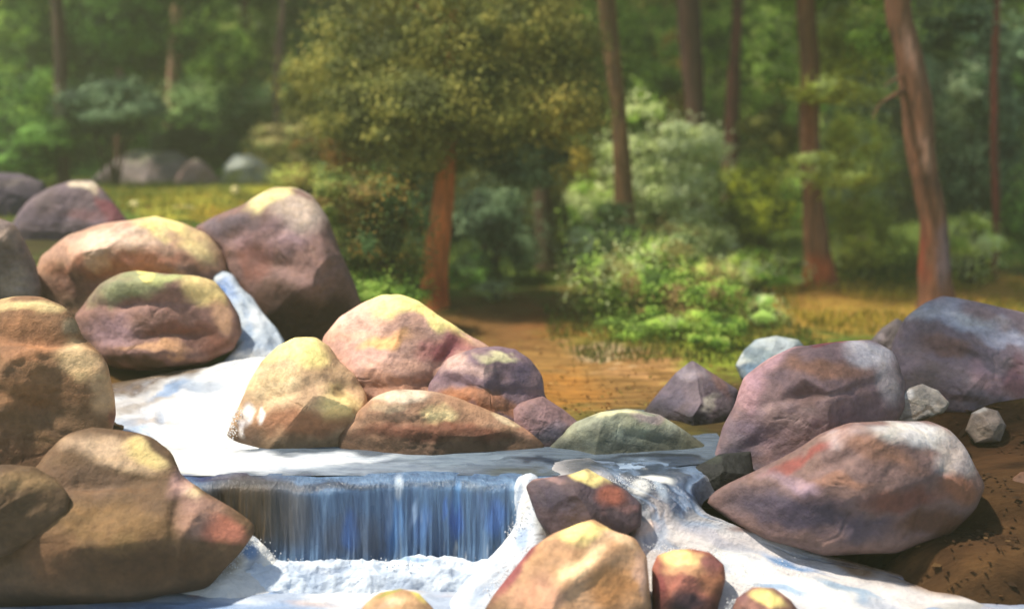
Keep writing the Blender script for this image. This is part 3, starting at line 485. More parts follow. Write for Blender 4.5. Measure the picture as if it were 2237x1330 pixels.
# lower pool, churned by the fall
xs4 = np.linspace(-3.2, 3.2, 260); ys4 = np.linspace(3.0, 5.2, 120); X, Y4 = np.meshgrid(xs4, ys4)
P = np.stack([X.ravel(), Y4.ravel(), X.ravel()*0], 1)
foamy = sstep(4.75, 5.12, P[:, 1])*(1-sstep(.2, .8, P[:, 0]))
P[:, 2] = -.455 + .02*fbm(P*np.array([1.2, 2.2, 1]), 2.2, 9, 4) + foamy*(.02+.035*fbm(P, 9., 15, 4))
lowC = [(900, 1235, 320, 14, (226, 230, 234), .95), (620, 1235, 120, 12, WH, .8), (560, 1265, 160, 16, (196, 190, 184), .9), (780, 1222, 70, 8, (84, 136, 190), .7), (650, 1275, 130, 9, (78, 124, 178), .95, -6), (430, 1290, 180, 9, (110, 130, 160), .9, -6), (300, 1290, 180, 8, (210, 160, 146), .8), (820, 1290, 200, 30, WH, .95, -10),
     (1000, 1270, 90, 30, WH, .9), (930, 1285, 50, 16, (150, 160, 178), .8), (420, 1320, 260, 14, (190, 200, 216), .9), (200, 1320, 160, 10, (216, 200, 196), .8), (80, 1330, 120, 14, (190, 190, 200), .8), (1050, 1310, 70, 30, (205, 214, 226), .9), (2100, 1235, 480, 54, (84, 62, 42), .97), (2100, 1325, 260, 14, (150, 162, 180), .8), (1950, 1300, 200, 8, (112, 92, 76), .7), (750, 1260, 150, 12, (186, 182, 186), .8)]
Cl = paint(P, lin((160, 172, 192)), [(p[0], p[1], p[2], p[3], lin(p[4]), *p[5:]) for p in lowC], 12, 8)
sw = sstep(.0, .4, fbm(P*np.array([1.6, 8.5, 1])+.35*fbm(P, 2.5, 61, 2)[:, None], 1.2, 55, 4))[:, None]*.75; Cl = Cl*(1-sw)+lin((104, 138, 182))*sw
sw = sstep(.15, .5, fbm(P*np.array([1.8, 10, 1])+.3*fbm(P, 2.5, 62, 2)[:, None], 1.2, 57, 4))[:, None]*.6; Cl = Cl*(1-sw)+lin((190, 156, 140))*sw
lo = mesh_obj('lower_pool', P, grid_faces(120, 260), M_RAPID, col=Cl); tag(lo, kind='structure')
fx = np.linspace(540, 1140, 13); rj = np.random.RandomState(4)
loft('foam_bank', [((x_, 1206+rj.uniform(-7, 7), 5.10), (x_, 1300+rj.uniform(-6, 6), 4.91)) for x_ in fx], M_RAPID, (206, 216, 228), [(900, 1222, 60, 6, (120, 156, 198), .7), (700, 1240, 90, 8, (176, 184, 198), .7)], 260, 60, .026, .03, seed=33, ns=(17, 11, 15), warp=6)
# froth: fine droplets and lumps at the foot of the fall
rs = np.random.RandomState(5)
def froth(name, spots, n, label):
    ic = np.array([(1, 0, 0), (-1, 0, 0), (0, 1, 0), (0, -1, 0), (0, 0, 1), (0, 0, -1)], float)
    fc = np.array([(0, 2, 4), (2, 1, 4), (1, 3, 4), (3, 0, 4), (2, 0, 5), (1, 2, 5), (3, 1, 5), (0, 3, 5)])
    Vs, Fs = [], []; k = 0
    for (x0, y0, Y0, x1, y1, Y1, sp, r) in spots:
        for q in range(n):
            t = rs.rand(); a = at(x0+(x1-x0)*t+rs.randn()*sp, y0+(y1-y0)*t+rs.randn()*sp*.6, Y0+(Y1-Y0)*t+rs.randn()*.02)
            rr = r*.36*rs.uniform(.3, 1.2)**1.5
            Vs.append(ic*rr*np.array([1, 1, rs.uniform(.7, 1.6)])+a); Fs.append(fc+k); k += 6
    V = np.vstack(Vs); o = mesh_obj(name, V, np.vstack(Fs), M_RAPID, col=np.tile(lin((240, 242, 244)), (len(V), 1)))
    tag(o, label, 'froth', kind='stuff')
froth('froth', [(560, 1228, 5.06, 1100, 1232, 5.06, 9, .009), (840, 1235, 5.03, 980, 1240, 5.03, 9, .012), (1150, 1080, 5.03, 1100, 1215, 4.98, 8, .008), (515, 1165, 5.06, 600, 1225, 5.05, 12, .008), (1340, 1050, 5.1, 1440, 1060, 5.12, 12, .007),
    (520, 900, 5.9, 505, 960, 5.85, 9, .01), (1600, 1240, 4.9, 1720, 1260, 4.9, 30, .007), (1065, 1300, 4.75, 1160, 1190, 4.85, 9, .009), (1420, 1195, 4.8, 1590, 1215, 4.8, 9, .009), (1590, 1330, 4.62, 1660, 1270, 4.65, 8, .008), (470, 1275, 4.95, 545, 1180, 5.0, 8, .009)], 300, 'white froth and drops thrown up where the falling water lands')

# ------------------------------------------------------------------ plants
def leaves(blobs, rs):
    """blobs: (px,py,rx_px,ry_px,Y,depth,colours,n,leaf_px) -> V,F,C  leaf-shaped faces spread through each clump"""
    Vs, Cs = [], []
    for (px, py, rx, ry, Y, dp, cols, n, lp) in blobs:
        n = int(n*(3.2 if Y > 11.5 else 4.4)); lp = lp*(.52 if Y > 11.5 else .44)
        c = at(px, py, Y); sc = Y/F
        d = rs.randn(n, 3); d /= np.linalg.norm(d, axis=1)[:, None]
        K = 9+int(rx*ry/900); sc_c = rs.randn(K, 3); sc_c /= np.linalg.norm(sc_c, axis=1)[:, None]; sc_c *= (rs.rand(K)**.45*.92)[:, None]
        sc_r = rs.uniform(.16, .5, K); w_ = sc_r**1.6; ki = rs.choice(K, n, p=w_/w_.sum())
        stray = rs.rand(n) < .14
        q0 = np.where(stray[:, None], d*(rs.rand(n)**.35*1.25)[:, None], sc_c[ki]+d*(rs.rand(n)**.45*sc_r[ki])[:, None]*np.array([1.15, 1, .75]))
        pos = c + q0*np.array([rx*sc, dp, ry*sc])
        nr = d*.7+q0*.4 + rs.randn(n, 3)*.38 + np.array([0, 0, .25]); nr /= np.linalg.norm(nr, axis=1)[:, None]
        t = rs.randn(n, 3)*.7 + np.array([0, 0, -.5]); t -= nr*(t*nr).sum(1)[:, None]; t /= np.linalg.norm(t, axis=1)[:, None]
        s = np.cross(nr, t); L = (lp*sc*rs.uniform(.6, 1.4, n))[:, None]; W = L*.42
        q = np.stack([pos-t*L*.5, pos+s*W*.5+nr*L*.06, pos+t*L*.5, pos-s*W*.5+nr*L*.06], 1)
        Vs.append(q.reshape(-1, 3))
        cc = lin(np.array(cols))*2.7; k = fbm(pos*np.array([1, .5, 1]), 2.2/max(.35, rx*sc*.8), int(py+px) % 89, 3)
        idx = np.clip(((k*1.5+.5+rs.randn(n)*.14)*len(cols)), 0, len(cols)-1).astype(int)
        cl = np.minimum(cc[idx]*rs.uniform(.86, 1.14, n)[:, None], [.62, .70, .42])
        Cs.append(np.repeat(cl, 4, 0))
    V = np.vstack(Vs); C = np.vstack(Cs); Fc = np.arange(len(V)).reshape(-1, 4)
    return V, Fc, C
def foliage(name, blobs, parent=None, seed=1):
    V, Fc, C = leaves(blobs, np.random.RandomState(seed)); return mesh_obj(name, V, Fc, M_LEAF, parent, C, smooth=False)
def tube(pts, rad, n=14, seed=0, flare=0):
    pts = np.array(pts, float); m = max(8, len(pts)*7); t = np.linspace(0, len(pts)-1, m); k = len(pts)
    i = np.clip(np.floor(t).astype(int), 0, k-2); f = (t-i)[:, None]
    p0, p1, p2, p3 = pts[np.maximum(i-1, 0)], pts[i], pts[i+1], pts[np.minimum(i+2, k-1)]
    Cn = .5*((2*p1)+(-p0+p2)*f+(2*p0-5*p1+4*p2-p3)*f**2+(-p0+3*p1-3*p2+p3)*f**3)
    R = np.interp(t, np.arange(k), rad)
    T = np.gradient(Cn, axis=0); T /= np.linalg.norm(T, axis=1)[:, None]
    A = np.cross(T, [0, 1, .01]); A /= np.linalg.norm(A, axis=1)[:, None]; B = np.cross(T, A)
    th = np.linspace(0, 2*math.pi, n, endpoint=False)
    V = Cn[:, None]+R[:, None, None]*(np.cos(th)[None, :, None]*A[:, None]+np.sin(th)[None, :, None]*B[:, None])
    V = V.reshape(-1, 3); d = V-np.repeat(Cn, n, 0); V = V + d*(.22*fbm(V*np.array([1, 1, .3]), 5., seed, 3))[:, None]
    return V, grid_faces(m, n, wrap=True)
def tree(label, base_px, base_py, Y, line, widths, bark, blobs, seed, group='trees of the forest', limbs=(), top=7.5, barkp=()):
    """line: px,py points from foot to the top of frame; the trunk goes on upward to 'top' metres"""
    pts = [at(x, y, Y) for x, y in line]; sc = Y/F
    foot = pts[0].copy(); g = gza(foot[0], Y); foot[2] = min(g-.12, foot[2]-.12)
    dirv = (pts[-1]-pts[-2]); dirv /= np.linalg.norm(dirv)
    rad = [w_*sc/2*.86 for w_ in widths]; ext = []
    z = pts[-1][2]; last = pts[-1]
    for k in range(1, 4):
        q = last + dirv*np.array([.6, .6, 1])*(top-z)/3*k; ext.append(q)
    P = [foot]+pts+ext; Rr = [rad[0]*1.35]+rad+[rad[-1]*.8, rad[-1]*.5, rad[-1]*.12]
    root = bpy.data.objects.new('tree', None); COL.objects.link(root); root.location = Vector(foot)+Vector((0, 0, .12)); tag(root, label, 'tree', group)
    V, Fc = tube(P, Rr, 16, seed)
    parts = [(V, Fc)]
    rs_ = np.random.RandomState(seed)
    # limbs reaching into the crown
    for k in range(6):
        h = rs_.uniform(.35, 1); a = ext[0]*(1-h)+ext[2]*h if k > 1 else pts[-1]
        az = rs_.uniform(0, 6.28); ln = rs_.uniform(.5, 1.1)
        e = a+np.array([math.cos(az)*ln, math.sin(az)*ln, ln*.7]); mid = (a+e)/2+np.array([0, 0, -.1])
        parts.append(tube([a, mid, e], [rad[-1]*.35, rad[-1]*.22, rad[-1]*.05], 7, seed+k))
    for (x0, y0, x1, y1, w_) in limbs:
        a, e = at(x0, y0, Y), at(x1, y1, Y-.25); parts.append(tube([a, (a+e)/2+np.array([0, 0, .02]), e], [w_*sc/2, w_*sc*.35, w_*sc*.12], 7, seed))
    off = 0; Va, Fa = [], []
    for v_, f_ in parts: Va.append(v_); Fa.append(f_+off); off += len(v_)
    V = np.vstack(Va); Cc = paint(V, lin(bark), [(q[0], q[1], q[2], q[3], lin(q[4]), *q[5:]) for q in barkp], 8, seed)
    tr = mesh_obj('trunk', V, np.vstack(Fa), M_BARK, None, Cc)
    cr_blobs = list(blobs)
    tp = ext[1]
    for k in range(4):   # upper crown, above the frame
        q = ext[min(k, 2)]*.7+ext[2]*.3 + np.array([rs_.uniform(-.9, .9), rs_.uniform(-.5, .9), rs_.uniform(-.3, .6)])
        x_, y_ = project(q[None]); cr_blobs.append((float(x_[0]), float(y_[0]), .9/(q[1]/F), .55/(q[1]/F), q[1], .8, blobs[0][6], 300, 34))
    cw = foliage('crown', cr_blobs, None, seed)
    for o in (tr, cw):
        o.data.transform(__import__('mathutils').Matrix.Translation(-root.location)); o.parent = root
    return root
DG = [(32, 46, 22), (44, 66, 28), (58, 86, 34), (76, 104, 46)]
MG = [(46, 64, 26), (68, 92, 36), (92, 116, 46), (118, 140, 64)]
BGN = [(64, 82, 34), (92, 116, 48), (118, 142, 62), (146, 166, 88)]
OL = [(56, 60, 30), (70, 74, 34), (86, 86, 40), (100, 96, 46)]
GO = [(92, 94, 38), (120, 120, 48), (146, 142, 62), (168, 162, 86)]
SA = [(76, 86, 52), (108, 120, 74), (142, 152, 100), (176, 182, 134)]
BD = [(32, 44, 34), (44, 60, 44), (60, 78, 56), (86, 102, 78)]
BO = [(58, 44, 24), (92, 66, 32), (120, 90, 40), (96, 100, 40)]
tree('tree with bright orange lower trunk and drooping olive-gold crown in the centre', 950, 670, 10.6, [(948, 668), (955, 560), (968, 450), (978, 350), (985, 240), (990, 60)], [84, 66, 56, 50, 44, 36], (226, 130, 68),
     [(870, 130, 190, 150, 10.9, .8, OL, 5200, 26), (1130, 120, 170, 150, 10.9, .8, OL, 5200, 26), (1000, 240, 260, 110, 10.3, .7, OL, 5600, 24), (800, 260, 120, 90, 10.7, .6, OL, 2600, 24), (1220, 250, 110, 80, 10.6, .6, [(74, 74, 34), (98, 92, 42), (112, 102, 48)], 2600, 24), (900, 330, 110, 60, 10.2, .5, OL, 1600, 22), (1130, 350, 120, 60, 10.8, .5, BD, 1800, 22), (980, -60, 330, 120, 10.8, 1., OL, 2200, 28), (990, 110, 110, 160, 9.95, .25, OL, 2200, 24), (690, 190, 90, 80, 11.6, .5, OL, 1500, 22), (690, 90, 80, 110, 18.8, .6, OL[:2]+MG[:3], 2600, 22), (760, 325, 120, 60, 11.4, .4, OL[:3]+BO[:2], 1700, 20), (960, 350, 80, 46, 10.9, .3, OL[:3], 900, 20), (870, 400, 80, 40, 11.2, .3, OL[:3]+BD[1:3], 900, 20)],
     301, barkp=[(960, 400, 30, 60, (210, 116, 56), .8), (950, 640, 50, 30, (190, 78, 30), .8)])
tree('slim pale-brown tree standing up against the tall sage shrub', 1370, 560, 11.9, [(1376, 640), (1372, 560), (1362, 420), (1352, 260), (1338, 130), (1325, 0)], [70, 60, 46, 36, 42, 46], (122, 92, 54),
     [(1250, 60, 110, 100, 15, .8, MG, 2800, 22), (1400, 150, 90, 100, 15.2, .8, MG, 2600, 22), (1320, -60, 160, 80, 15, .8, MG, 2200, 24)], 307)
tree('dark brown trunk with a maroon cast left of the reddish thin tree', 1510, 400, 13.6, [(1522, 560), (1520, 480), (1520, 300), (1512, 150), (1502, 0)], [40, 40, 44, 52, 54], (84, 54, 40),
     [(1440, 190, 80, 110, 16.6, .8, BO, 2400, 20), (1560, 90, 70, 90, 16.8, .8, MG, 2000, 20), (1480, -60, 140, 80, 16.5, .8, OL, 2000, 24)], 311)
tree('thin reddish-mauve tree with its foot lost behind the dark olive bush', 1600, 420, 14.2, [(1588, 560), (1590, 430), (1598, 300), (1603, 150), (1612, 0)], [44, 42, 38, 30, 24], (120, 72, 60),
     [(1670, 60, 90, 90, 17.4, .8, BGN, 2600, 20), (1660, 210, 70, 70, 17.5, .8, MG, 1800, 20), (1610, -70, 120, 80, 17, .8, MG, 1800, 24)], 313)
tree('sturdy brown tree with orange flared foot and golden foliage beside it', 1790, 635, 12.0, [(1792, 632), (1784, 560), (1776, 440), (1768, 300), (1770, 150), (1760, 0)], [100, 70, 54, 50, 46, 44], (128, 88, 58),
     [(1860, 120, 100, 100, 13, .7, GO, 2600, 22), (1700, 130, 60, 80, 13, .6, BGN, 1700, 22), (1830, 195, 120, 34, 11.7, .3, GO, 900, 18), (1820, 380, 110, 46, 11.7, .3, GO, 1100, 18), (1780, -80, 190, 90, 12.4, .8, MG, 2800, 26)], 317, barkp=[(1790, 600, 60, 50, (190, 96, 46), .8), (1768, 280, 14, 70, (150, 84, 50), .7)])
tree('large leaning russet tree at the right with a broken branch stub', 2045, 645, 10.6, [(2045, 650), (2040, 560), (2036, 470), (2015, 340), (2000, 210), (1978, 90), (1962, 0)], [92, 78, 68, 70, 72, 62, 60], (126, 84, 58),
     [(1920, 60, 70, 80, 11.5, .6, MG, 1700, 22), (2080, 60, 60, 60, 11.4, .6, BD, 1300, 22), (1990, -110, 220, 90, 11, .8, MG, 3000, 28)], 331,
     limbs=[(1995, 195, 1925, 225, 16), (1990, 160, 1930, 190, 7), (1925, 225, 1905, 262, 5)], barkp=[(1985, 110, 10, 60, (190, 150, 130), .9, -12), (2020, 340, 12, 60, (190, 150, 130), .8, -8), (2062, 560, 16, 80, (140, 120, 130), .8), (2015, 560, 14, 80, (140, 58, 30), .8), (2030, 400, 30, 30, (80, 46, 30), .7)])
tree('very thin dark tree with a crimson streak near the right edge', 2172, 430, 12.7, [(2176, 520), (2174, 400), (2172, 200), (2178, 0)], [16, 20, 18, 15], (112, 46, 36),
     [(2120, 90, 80, 90, 15, .8, BD, 2200, 22), (2200, 220, 60, 90, 15, .8, DG, 1800, 22), (2170, -70, 120, 90, 14.8, .8, DG, 2000, 24)], 337)
tree('slender tree with pale lit bark at the left above the far rocks', 372, 330, 17.4, [(372, 345), (374, 250), (380, 150), (385, 60), (388, 0)], [22, 26, 28, 28, 26], (176, 136, 108),
     [(290, 60, 100, 90, 16, .8, DG, 2600, 22), (470, 100, 80, 90, 16.3, .8, MG, 2200, 22), (380, -80, 170, 80, 16, .8, DG, 2600, 24)], 341, barkp=[(376, 180, 14, 70, (176, 140, 120), .9)])
tree('brown tree above the clearing with bright green light behind it', 540, 220, 18.0, [(540, 280), (540, 160), (536, 80), (534, 0)], [26, 26, 22, 20], (96, 60, 38),
     [(640, 60, 90, 70, 19, .8, BGN, 2600, 20), (560, -60, 130, 70, 18.4, .8, MG, 2000, 22)], 347)
tree('short pale-scarred tree right of the brown one above the clearing', 608, 220, 16.6, [(604, 260), (606, 150), (612, 80), (618, 0)], [18, 24, 22, 14], (124, 96, 84),
     [(690, 150, 70, 70, 18.2, .8, MG, 1700, 20), (620, -80, 100, 60, 18, .8, MG, 1600, 22)], 349)
tree('dark faint trunk in the deep shade at upper left', 130, 250, 15.0, [(140, 400), (136, 260), (132, 120), (124, 0)], [34, 34, 34, 32], (84, 62, 42),
     [(60, 90, 90, 110, 18.5, .8, MG, 2600, 22), (180, 60, 80, 90, 18.6, .8, DG, 2200, 22), (120, -80, 150, 80, 18, .8, DG, 2200, 24)], 353)
tree('thin brown trunk in the shade left of the pale slender tree', 266, 250, 17.6, [(258, 330), (262, 260), (266, 120), (274, 0)], [20, 20, 20, 18], (100, 66, 42),
     [(240, 160, 80, 80, 19, .7, DG, 2000, 20), (270, -80, 110, 70, 18.4, .8, DG, 1800, 22)], 359)
tree('dim brown trunk standing in the dark undergrowth right of the orange one', 1188, 570, 13.5, [(1190, 570), (1186, 480), (1184, 380), (1178, 260), (1176, 60)], [56, 48, 44, 36, 30], (84, 58, 34),
     [(1150, 300, 90, 50, 14, .6, OL, 1400, 20), (1180, -80, 140, 80, 13.8, .8, OL, 1800, 24)], 367)

# unseen tree added right of the view so its boughs shade the right bank
root = bpy.data.objects.new('tree', None); COL.objects.link(root); root.location = (4.6, 5.2, gza(4.6, 5.2)); tag(root, 'unseen tree added out of view, its bough shading the right-bank boulders', 'tree', 'trees of the forest')
pA, pF = tube([(4.6, 5.2, -.1), (4.5, 5.2, 1.5), (4.3, 5.3, 3.0), (4.1, 5.4, 5.5)], [.24, .19, .16, .04], 14, 9); pB, pG = tube([(4.35, 5.3, 2.7), (2.8, 5.5, 3.5), (1.2, 5.6, 3.8), (.1, 5.6, 3.9)], [.11, .08, .05, .015], 9, 10)
V = np.vstack([pA, pB]); tr = mesh_obj('trunk', V, np.vstack([pF, pG+len(pA)]), M_BARK, None, np.tile(lin((120, 78, 50)), (len(V), 1)))  # trunk and bough of the added unseen tree
cb = []
for (x_, y_, z_, rx, n_) in [(.0, 5.5, 3.7, .55, 500), (.6, 5.9, 3.7, .6, 700), (1.3, 5.5, 3.9, .6, 700), (1.0, 6.2, 3.8, .6, 600), (2.2, 5.6, 4.0, .8, 700), (3.6, 5.6, 5.0, 1.3, 900)]:
    a_, b_ = project(np.array([[x_, y_, z_]])); cb.append((float(a_[0]), float(b_[0]), rx*F/y_, .32*F/y_, y_, rx, MG, n_, 44))
cw = foliage('crown', cb, None, 71)  # crown of the added unseen tree, shades the right bank
for o in (tr, cw):
    o.data.transform(__import__('mathutils').Matrix.Translation(-root.location)); o.parent = root
def shrub(label, blobs, seed, group='shrubs of the undergrowth', name='shrub', stem=(70, 52, 34)):
    b0 = blobs[0]; c = at(b0[0], b0[1], b0[4]); g = gza(c[0], c[1])
    root = bpy.data.objects.new(name, None); COL.objects.link(root); root.location = (c[0], c[1], g); tag(root, label, 'shrub', group)
    fo = foliage('foliage', blobs, None, seed); rs_ = np.random.RandomState(seed); Va, Fa = [], []; off = 0
    for k in range(7):
        e = c+np.array([rs_.uniform(-1, 1)*b0[2]*.6*b0[4]/F, rs_.uniform(-.2, .2), rs_.uniform(.1, .7)*b0[3]*b0[4]/F]); a = np.array([c[0]+rs_.uniform(-.08, .08), c[1], g-.05])
        v_, f_ = tube([a, (a+e)/2+np.array([0, 0, .05]), e], [.022, .015, .005], 6, seed+k); Va.append(v_); Fa.append(f_+off); off += len(v_)
    V = np.vstack(Va); st = mesh_obj('stem', V, np.vstack(Fa), M_BARK, None, np.tile(lin(stem), (len(V), 1)))
    for o in (fo, st):
        o.data.transform(__import__('mathutils').Matrix.Translation(-root.location)); o.parent = root
    return root
shrub('rusty olive bush crowding the right side of the big purplish boulder', [(830, 520, 110, 140, 9.3, .5, [(44, 54, 28), (70, 76, 34), (96, 78, 36), (60, 80, 46)], 6000, 20), (760, 430, 80, 60, 9.2, .4, [(74, 84, 38), (98, 102, 50), (92, 78, 42)], 2200, 18), (850, 640, 90, 60, 9.0, .4, MG, 1800, 18), (740, 620, 50, 70, 9.0, .3, DG, 1400, 18)], 401)
shrub('dark blue-green bush filling the gap behind the orange trunk', [(1080, 500, 110, 110, 12.6, .6, BD, 4200, 20), (1030, 600, 60, 50, 12.2, .4, DG, 1200, 20), (900, 440, 50, 90, 12.5, .4, BD, 1600, 20)], 405)
shrub('dark olive bush behind the dim brown trunk', [(1240, 480, 80, 100, 14.2, .6, OL, 2600, 20), (1260, 380, 60, 60, 14.2, .5, [(90, 84, 34), (130, 116, 50)], 1500, 20)], 409)
shrub('tall pale sage shrub in the middle of the wood', [(1440, 450, 120, 120, 12.4, .6, SA, 5600, 19), (1490, 340, 100, 80, 12.6, .5, [(130, 140, 90), (176, 184, 130), (206, 206, 160)], 2400, 19), (1370, 340, 70, 60, 12.7, .5, SA, 1600, 19), (1520, 540, 80, 70, 12.2, .4, SA, 1700, 19), (1300, 480, 70, 100, 12.3, .4, MG+SA[1:3], 2200, 19), (1400, 250, 60, 50, 12.8, .4, MG+SA[1:3], 1200, 19), (1450, 540, 90, 60, 11.6, .4, [(86, 74, 44), (110, 104, 62), (130, 140, 86)], 1700, 18)], 413)
shrub('fresh green leafy thicket nearest the brown earth', [(1380, 610, 150, 90, 9.9, .5, MG[1:]+SA[1:3]+[(100, 96, 56)], 4600, 20), (1340, 520, 80, 70, 10.6, .4, SA[:3]+MG[2:], 2200, 20), (1470, 560, 80, 60, 10.4, .4, SA[:3]+[(104, 92, 56)], 2000, 20), (1500, 650, 120, 80, 9.4, .5, MG+[(96, 80, 50)], 3400, 20), (1300, 560, 80, 60, 10.4, .4, SA, 1900, 20), (1420, 710, 120, 34, 9.0, .3, BGN[:3]+SA[1:2], 1800, 18), (1560, 720, 60, 60, 8.6, .25, MG+[(110, 120, 60)], 1200, 17), (1560, 620, 60, 50, 9.8, .3, [(90, 90, 50), (120, 110, 70), (140, 150, 80)], 1200, 18)], 417)
shrub('round dark olive bush left of the sturdy brown tree', [(1650, 460, 105, 100, 13.2, .6, [(52, 60, 16), (74, 84, 22), (104, 112, 30), (126, 130, 36)], 5200, 19), (1680, 290, 70, 70, 14, .5, OL, 1800, 19)], 421)
shrub('low bright green shrub under the round dark olive bush', [(1660, 590, 100, 40, 11.6, .4, [(90, 120, 44), (128, 160, 66), (160, 180, 100)], 2600, 18)], 425)
shrub('golden-yellow lit bush between the two large right-hand trees', [(1870, 380, 80, 160, 13.6, .6, [(130, 128, 50), (160, 154, 62), (186, 178, 80), (200, 194, 104)], 5200, 20), (1900, 520, 90, 80, 13.0, .5, [(100, 104, 40), (140, 140, 54), (120, 116, 60)], 3000, 20), (1850, 570, 70, 50, 12.8, .4, GO, 1200, 18)], 429)
shrub('deep blue-green tall bush along the right edge behind the leaning tree', [(2150, 330, 90, 180, 13.6, .6, BD, 6000, 20), (2110, 200, 40, 70, 13.4, .4, [(70, 90, 60), (130, 146, 120)], 1200, 18), (2220, 480, 60, 110, 13.0, .5, DG, 2600, 20)], 433)
shrub('yellowish-green bush at foot of the leaning tree, right side', [(2120, 540, 60, 70, 12.2, .4, [(96, 110, 46), (140, 150, 70), (176, 180, 100)], 2200, 18)], 437)
shrub('small grey-green plant among litter in front of the bright low shrub', [(1670, 690, 50, 46, 9.6, .3, [(96, 120, 84), (130, 146, 104), (110, 130, 70)], 1300, 16)], 441)
shrub('tuft of pale green leaves right of the foot of the orange trunk', [(1078, 632, 44, 20, 11.0, .25, [(130, 150, 84), (160, 180, 110)], 700, 16)], 443)
shrub('dark green bush at far left above the slate boulder', [(60, 270, 110, 120, 15.5, .7, DG+MG[1:3], 4800, 21), (50, 345, 70, 40, 14.5, .5, DG, 1400, 20)], 447)
shrub('dark bush left of the slender pale-barked tree', [(240, 236, 110, 60, 15.0, .5, BD, 4200, 20), (110, 300, 60, 34, 14.6, .5, DG, 1900, 20), (270, 210, 60, 30, 16.2, .4, [(70, 90, 60), (104, 122, 84)], 900, 18)], 449)
shrub('soft grey-green bush with pale tips above the far rocks', [(500, 220, 130, 70, 17.4, .6, [(46, 68, 34), (66, 90, 50), (96, 118, 76), (120, 140, 96)], 4200, 20), (480, 300, 110, 50, 17.2, .5, DG, 2200, 20), (590, 210, 60, 20, 16.9, .3, [(120, 140, 96), (150, 164, 120)], 500, 18)], 453)
shrub('very dark low bush between far rocks and pale-barked tree', [(420, 300, 90, 60, 17.0, .5, [(22, 34, 20), (34, 48, 26)], 2400, 20)], 455)
shrub('brownish-grey bush rising behind the lone blue-white rock', [(660, 320, 110, 60, 15.0, .5, [(80, 74, 48), (112, 104, 66), (92, 96, 56)], 3200, 19), (700, 240, 80, 60, 15.6, .5, OL, 1800, 20)], 457)
shrub('sunny yellow-green low bush above the pale crown of the big boulder', [(660, 385, 70, 26, 12.5, .4, [(110, 118, 54), (136, 140, 70), (112, 100, 56)], 1500, 17), (760, 370, 60, 40, 12.2, .4, [(84, 100, 60), (110, 130, 90)], 1300, 17)], 459)

# grass and leaf litter: nobody could count them
def scatter(name, areas, label, cat, upright, seed):
    rs_ = np.random.RandomState(seed); Vs, Cs = [], []
    for (x0, x1, y0, y1, n, cols, s0) in areas:
        x = rs_.uniform(x0, x1, n); y = rs_.uniform(y0, y1, n); z = gz(x, y); p_ = np.stack([x, y, z], 1)
        keep = fbm(p_, 1.6, seed, 3) > -.25; p_ = p_[keep]; n = len(p_)
        L = (s0*rs_.uniform(.5, 1.4, n))[:, None]
        if upright:
            t = rs_.randn(n, 3)*.35+np.array([0, 0, 1]); s = rs_.randn(n, 3); wdt = .12; p_ = p_+t*L*.45
        else:
            t = rs_.randn(n, 3)*np.array([1, 1, .2]); s = np.cross(t, [0, 0, 1])+rs_.randn(n, 3)*.25; wdt = .5; p_[:, 2] += .008+.012*rs_.rand(n)
        t /= np.linalg.norm(t, axis=1)[:, None]; s -= t*(s*t).sum(1)[:, None]; s /= np.linalg.norm(s, axis=1)[:, None]
        q = np.stack([p_-t*L*.5, p_+s*L*wdt*.5, p_+t*L*.5, p_-s*L*wdt*.5], 1); Vs.append(q.reshape(-1, 3))
        cc = lin(np.array(cols)); Cs.append(np.repeat(cc[rs_.randint(0, len(cols), n)]*rs_.uniform(.7, 1.2, n)[:, None], 4, 0))
    V = np.vstack(Vs); o = mesh_obj(name, V, np.arange(len(V)).reshape(-1, 4), M_LEAF, None, np.vstack(Cs), smooth=False); tag(o, label, cat, kind='stuff')
scatter('leaf_litter', [(1.7, 4.0, 4.7, 6.8, 2500, [(66, 46, 30), (54, 38, 26), (84, 60, 40)], .025), (1.6, 4., 4.65, 6.5, 200, [(60, 42, 28), (110, 84, 56)], .06), (-1.5, 4.5, 6.3, 12.5, 9000, [(140, 98, 50), (118, 78, 42), (160, 128, 80), (96, 64, 38), (124, 110, 54)], .03), (-7, -1.0, 9, 14, 5000, [(170, 150, 60), (150, 110, 44)], .05)],
        'orange and brown fallen leaves covering the earth between stream and trees', 'leaf litter', False, 7)
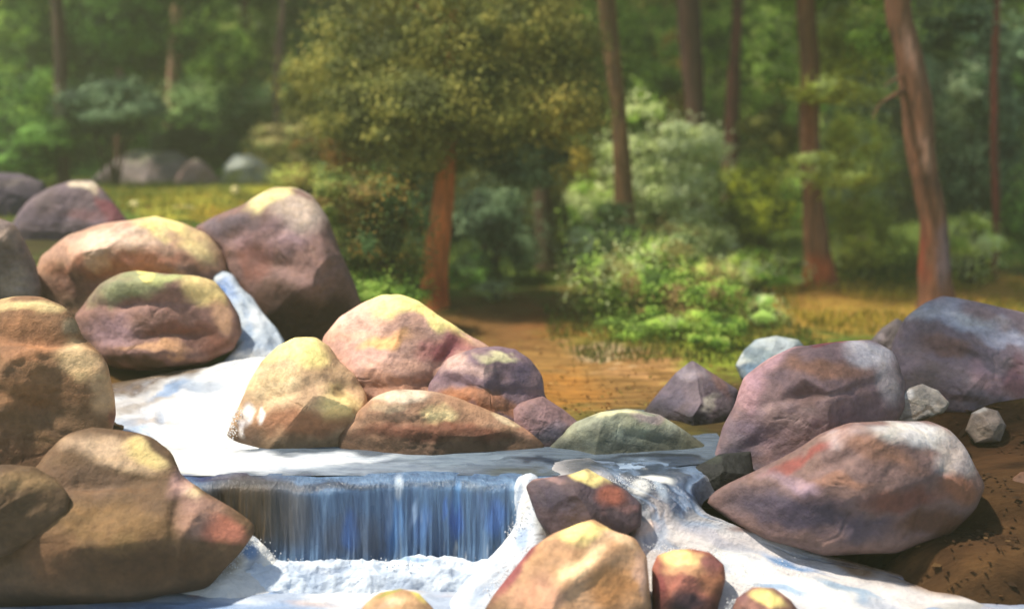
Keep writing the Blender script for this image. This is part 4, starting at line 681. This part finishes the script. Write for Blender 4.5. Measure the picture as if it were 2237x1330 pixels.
scatter('grass', [(-8, -1.6, 9.5, 17, 16000, [(98, 108, 44), (122, 126, 52), (140, 138, 62), (80, 94, 38)], .07), (.3, 2.4, 7.9, 10.5, 7000, [(84, 104, 44), (104, 124, 54), (70, 84, 38), (110, 96, 52)], .07), (2.5, 5.5, 9, 13, 7000, [(140, 130, 50), (170, 150, 60), (120, 120, 50)], .09), (-1, 6, 12, 18, 7000, [(70, 96, 36), (100, 120, 44)], .14)],
        'green and yellowish grass growing on the forest floor', 'grass', True, 9)
# far wood on the slope behind
rs = np.random.RandomState(77); fb = []
for k in range(300):
    x_ = rs.uniform(-150, 2400) if k < 200 else (rs.uniform(-1200, -100) if k % 2 else rs.uniform(2350, 3400)); y_ = rs.uniform(-220, 480); Yk = rs.uniform(19.5, 23.5)
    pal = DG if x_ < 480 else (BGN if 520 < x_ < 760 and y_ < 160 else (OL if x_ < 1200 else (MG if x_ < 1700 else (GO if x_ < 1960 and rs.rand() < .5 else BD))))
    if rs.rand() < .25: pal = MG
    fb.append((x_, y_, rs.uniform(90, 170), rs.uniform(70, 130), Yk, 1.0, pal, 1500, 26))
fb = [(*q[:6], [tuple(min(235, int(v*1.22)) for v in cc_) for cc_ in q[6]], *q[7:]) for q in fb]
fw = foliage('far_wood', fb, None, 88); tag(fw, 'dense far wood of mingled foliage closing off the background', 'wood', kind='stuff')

# the misty air under the trees
hv = np.array([(x, y, z) for x in (-36, 36) for y in (-14, 60) for z in (-2.2, 17)], float)
hm = bpy.data.materials.new('mist'); hm.use_nodes = True; hn = hm.node_tree.nodes; hn.remove(hn['Principled BSDF'])
pv = hn.new('ShaderNodeVolumePrincipled'); pv.inputs['Color'].default_value = (.94, .96, .56, 1); pv.inputs['Density'].default_value = .0052; pv.inputs['Anisotropy'].default_value = .2
hm.node_tree.links.new(pv.outputs[0], hn['Material Output'].inputs['Volume'])
hz = mesh_obj('haze', hv, [(0, 1, 3, 2), (4, 6, 7, 5), (0, 4, 5, 1), (2, 3, 7, 6), (0, 2, 6, 4), (1, 5, 7, 3)], hm, smooth=False); tag(hz, 'thin pale mist hanging among the trees', 'haze', kind='stuff')
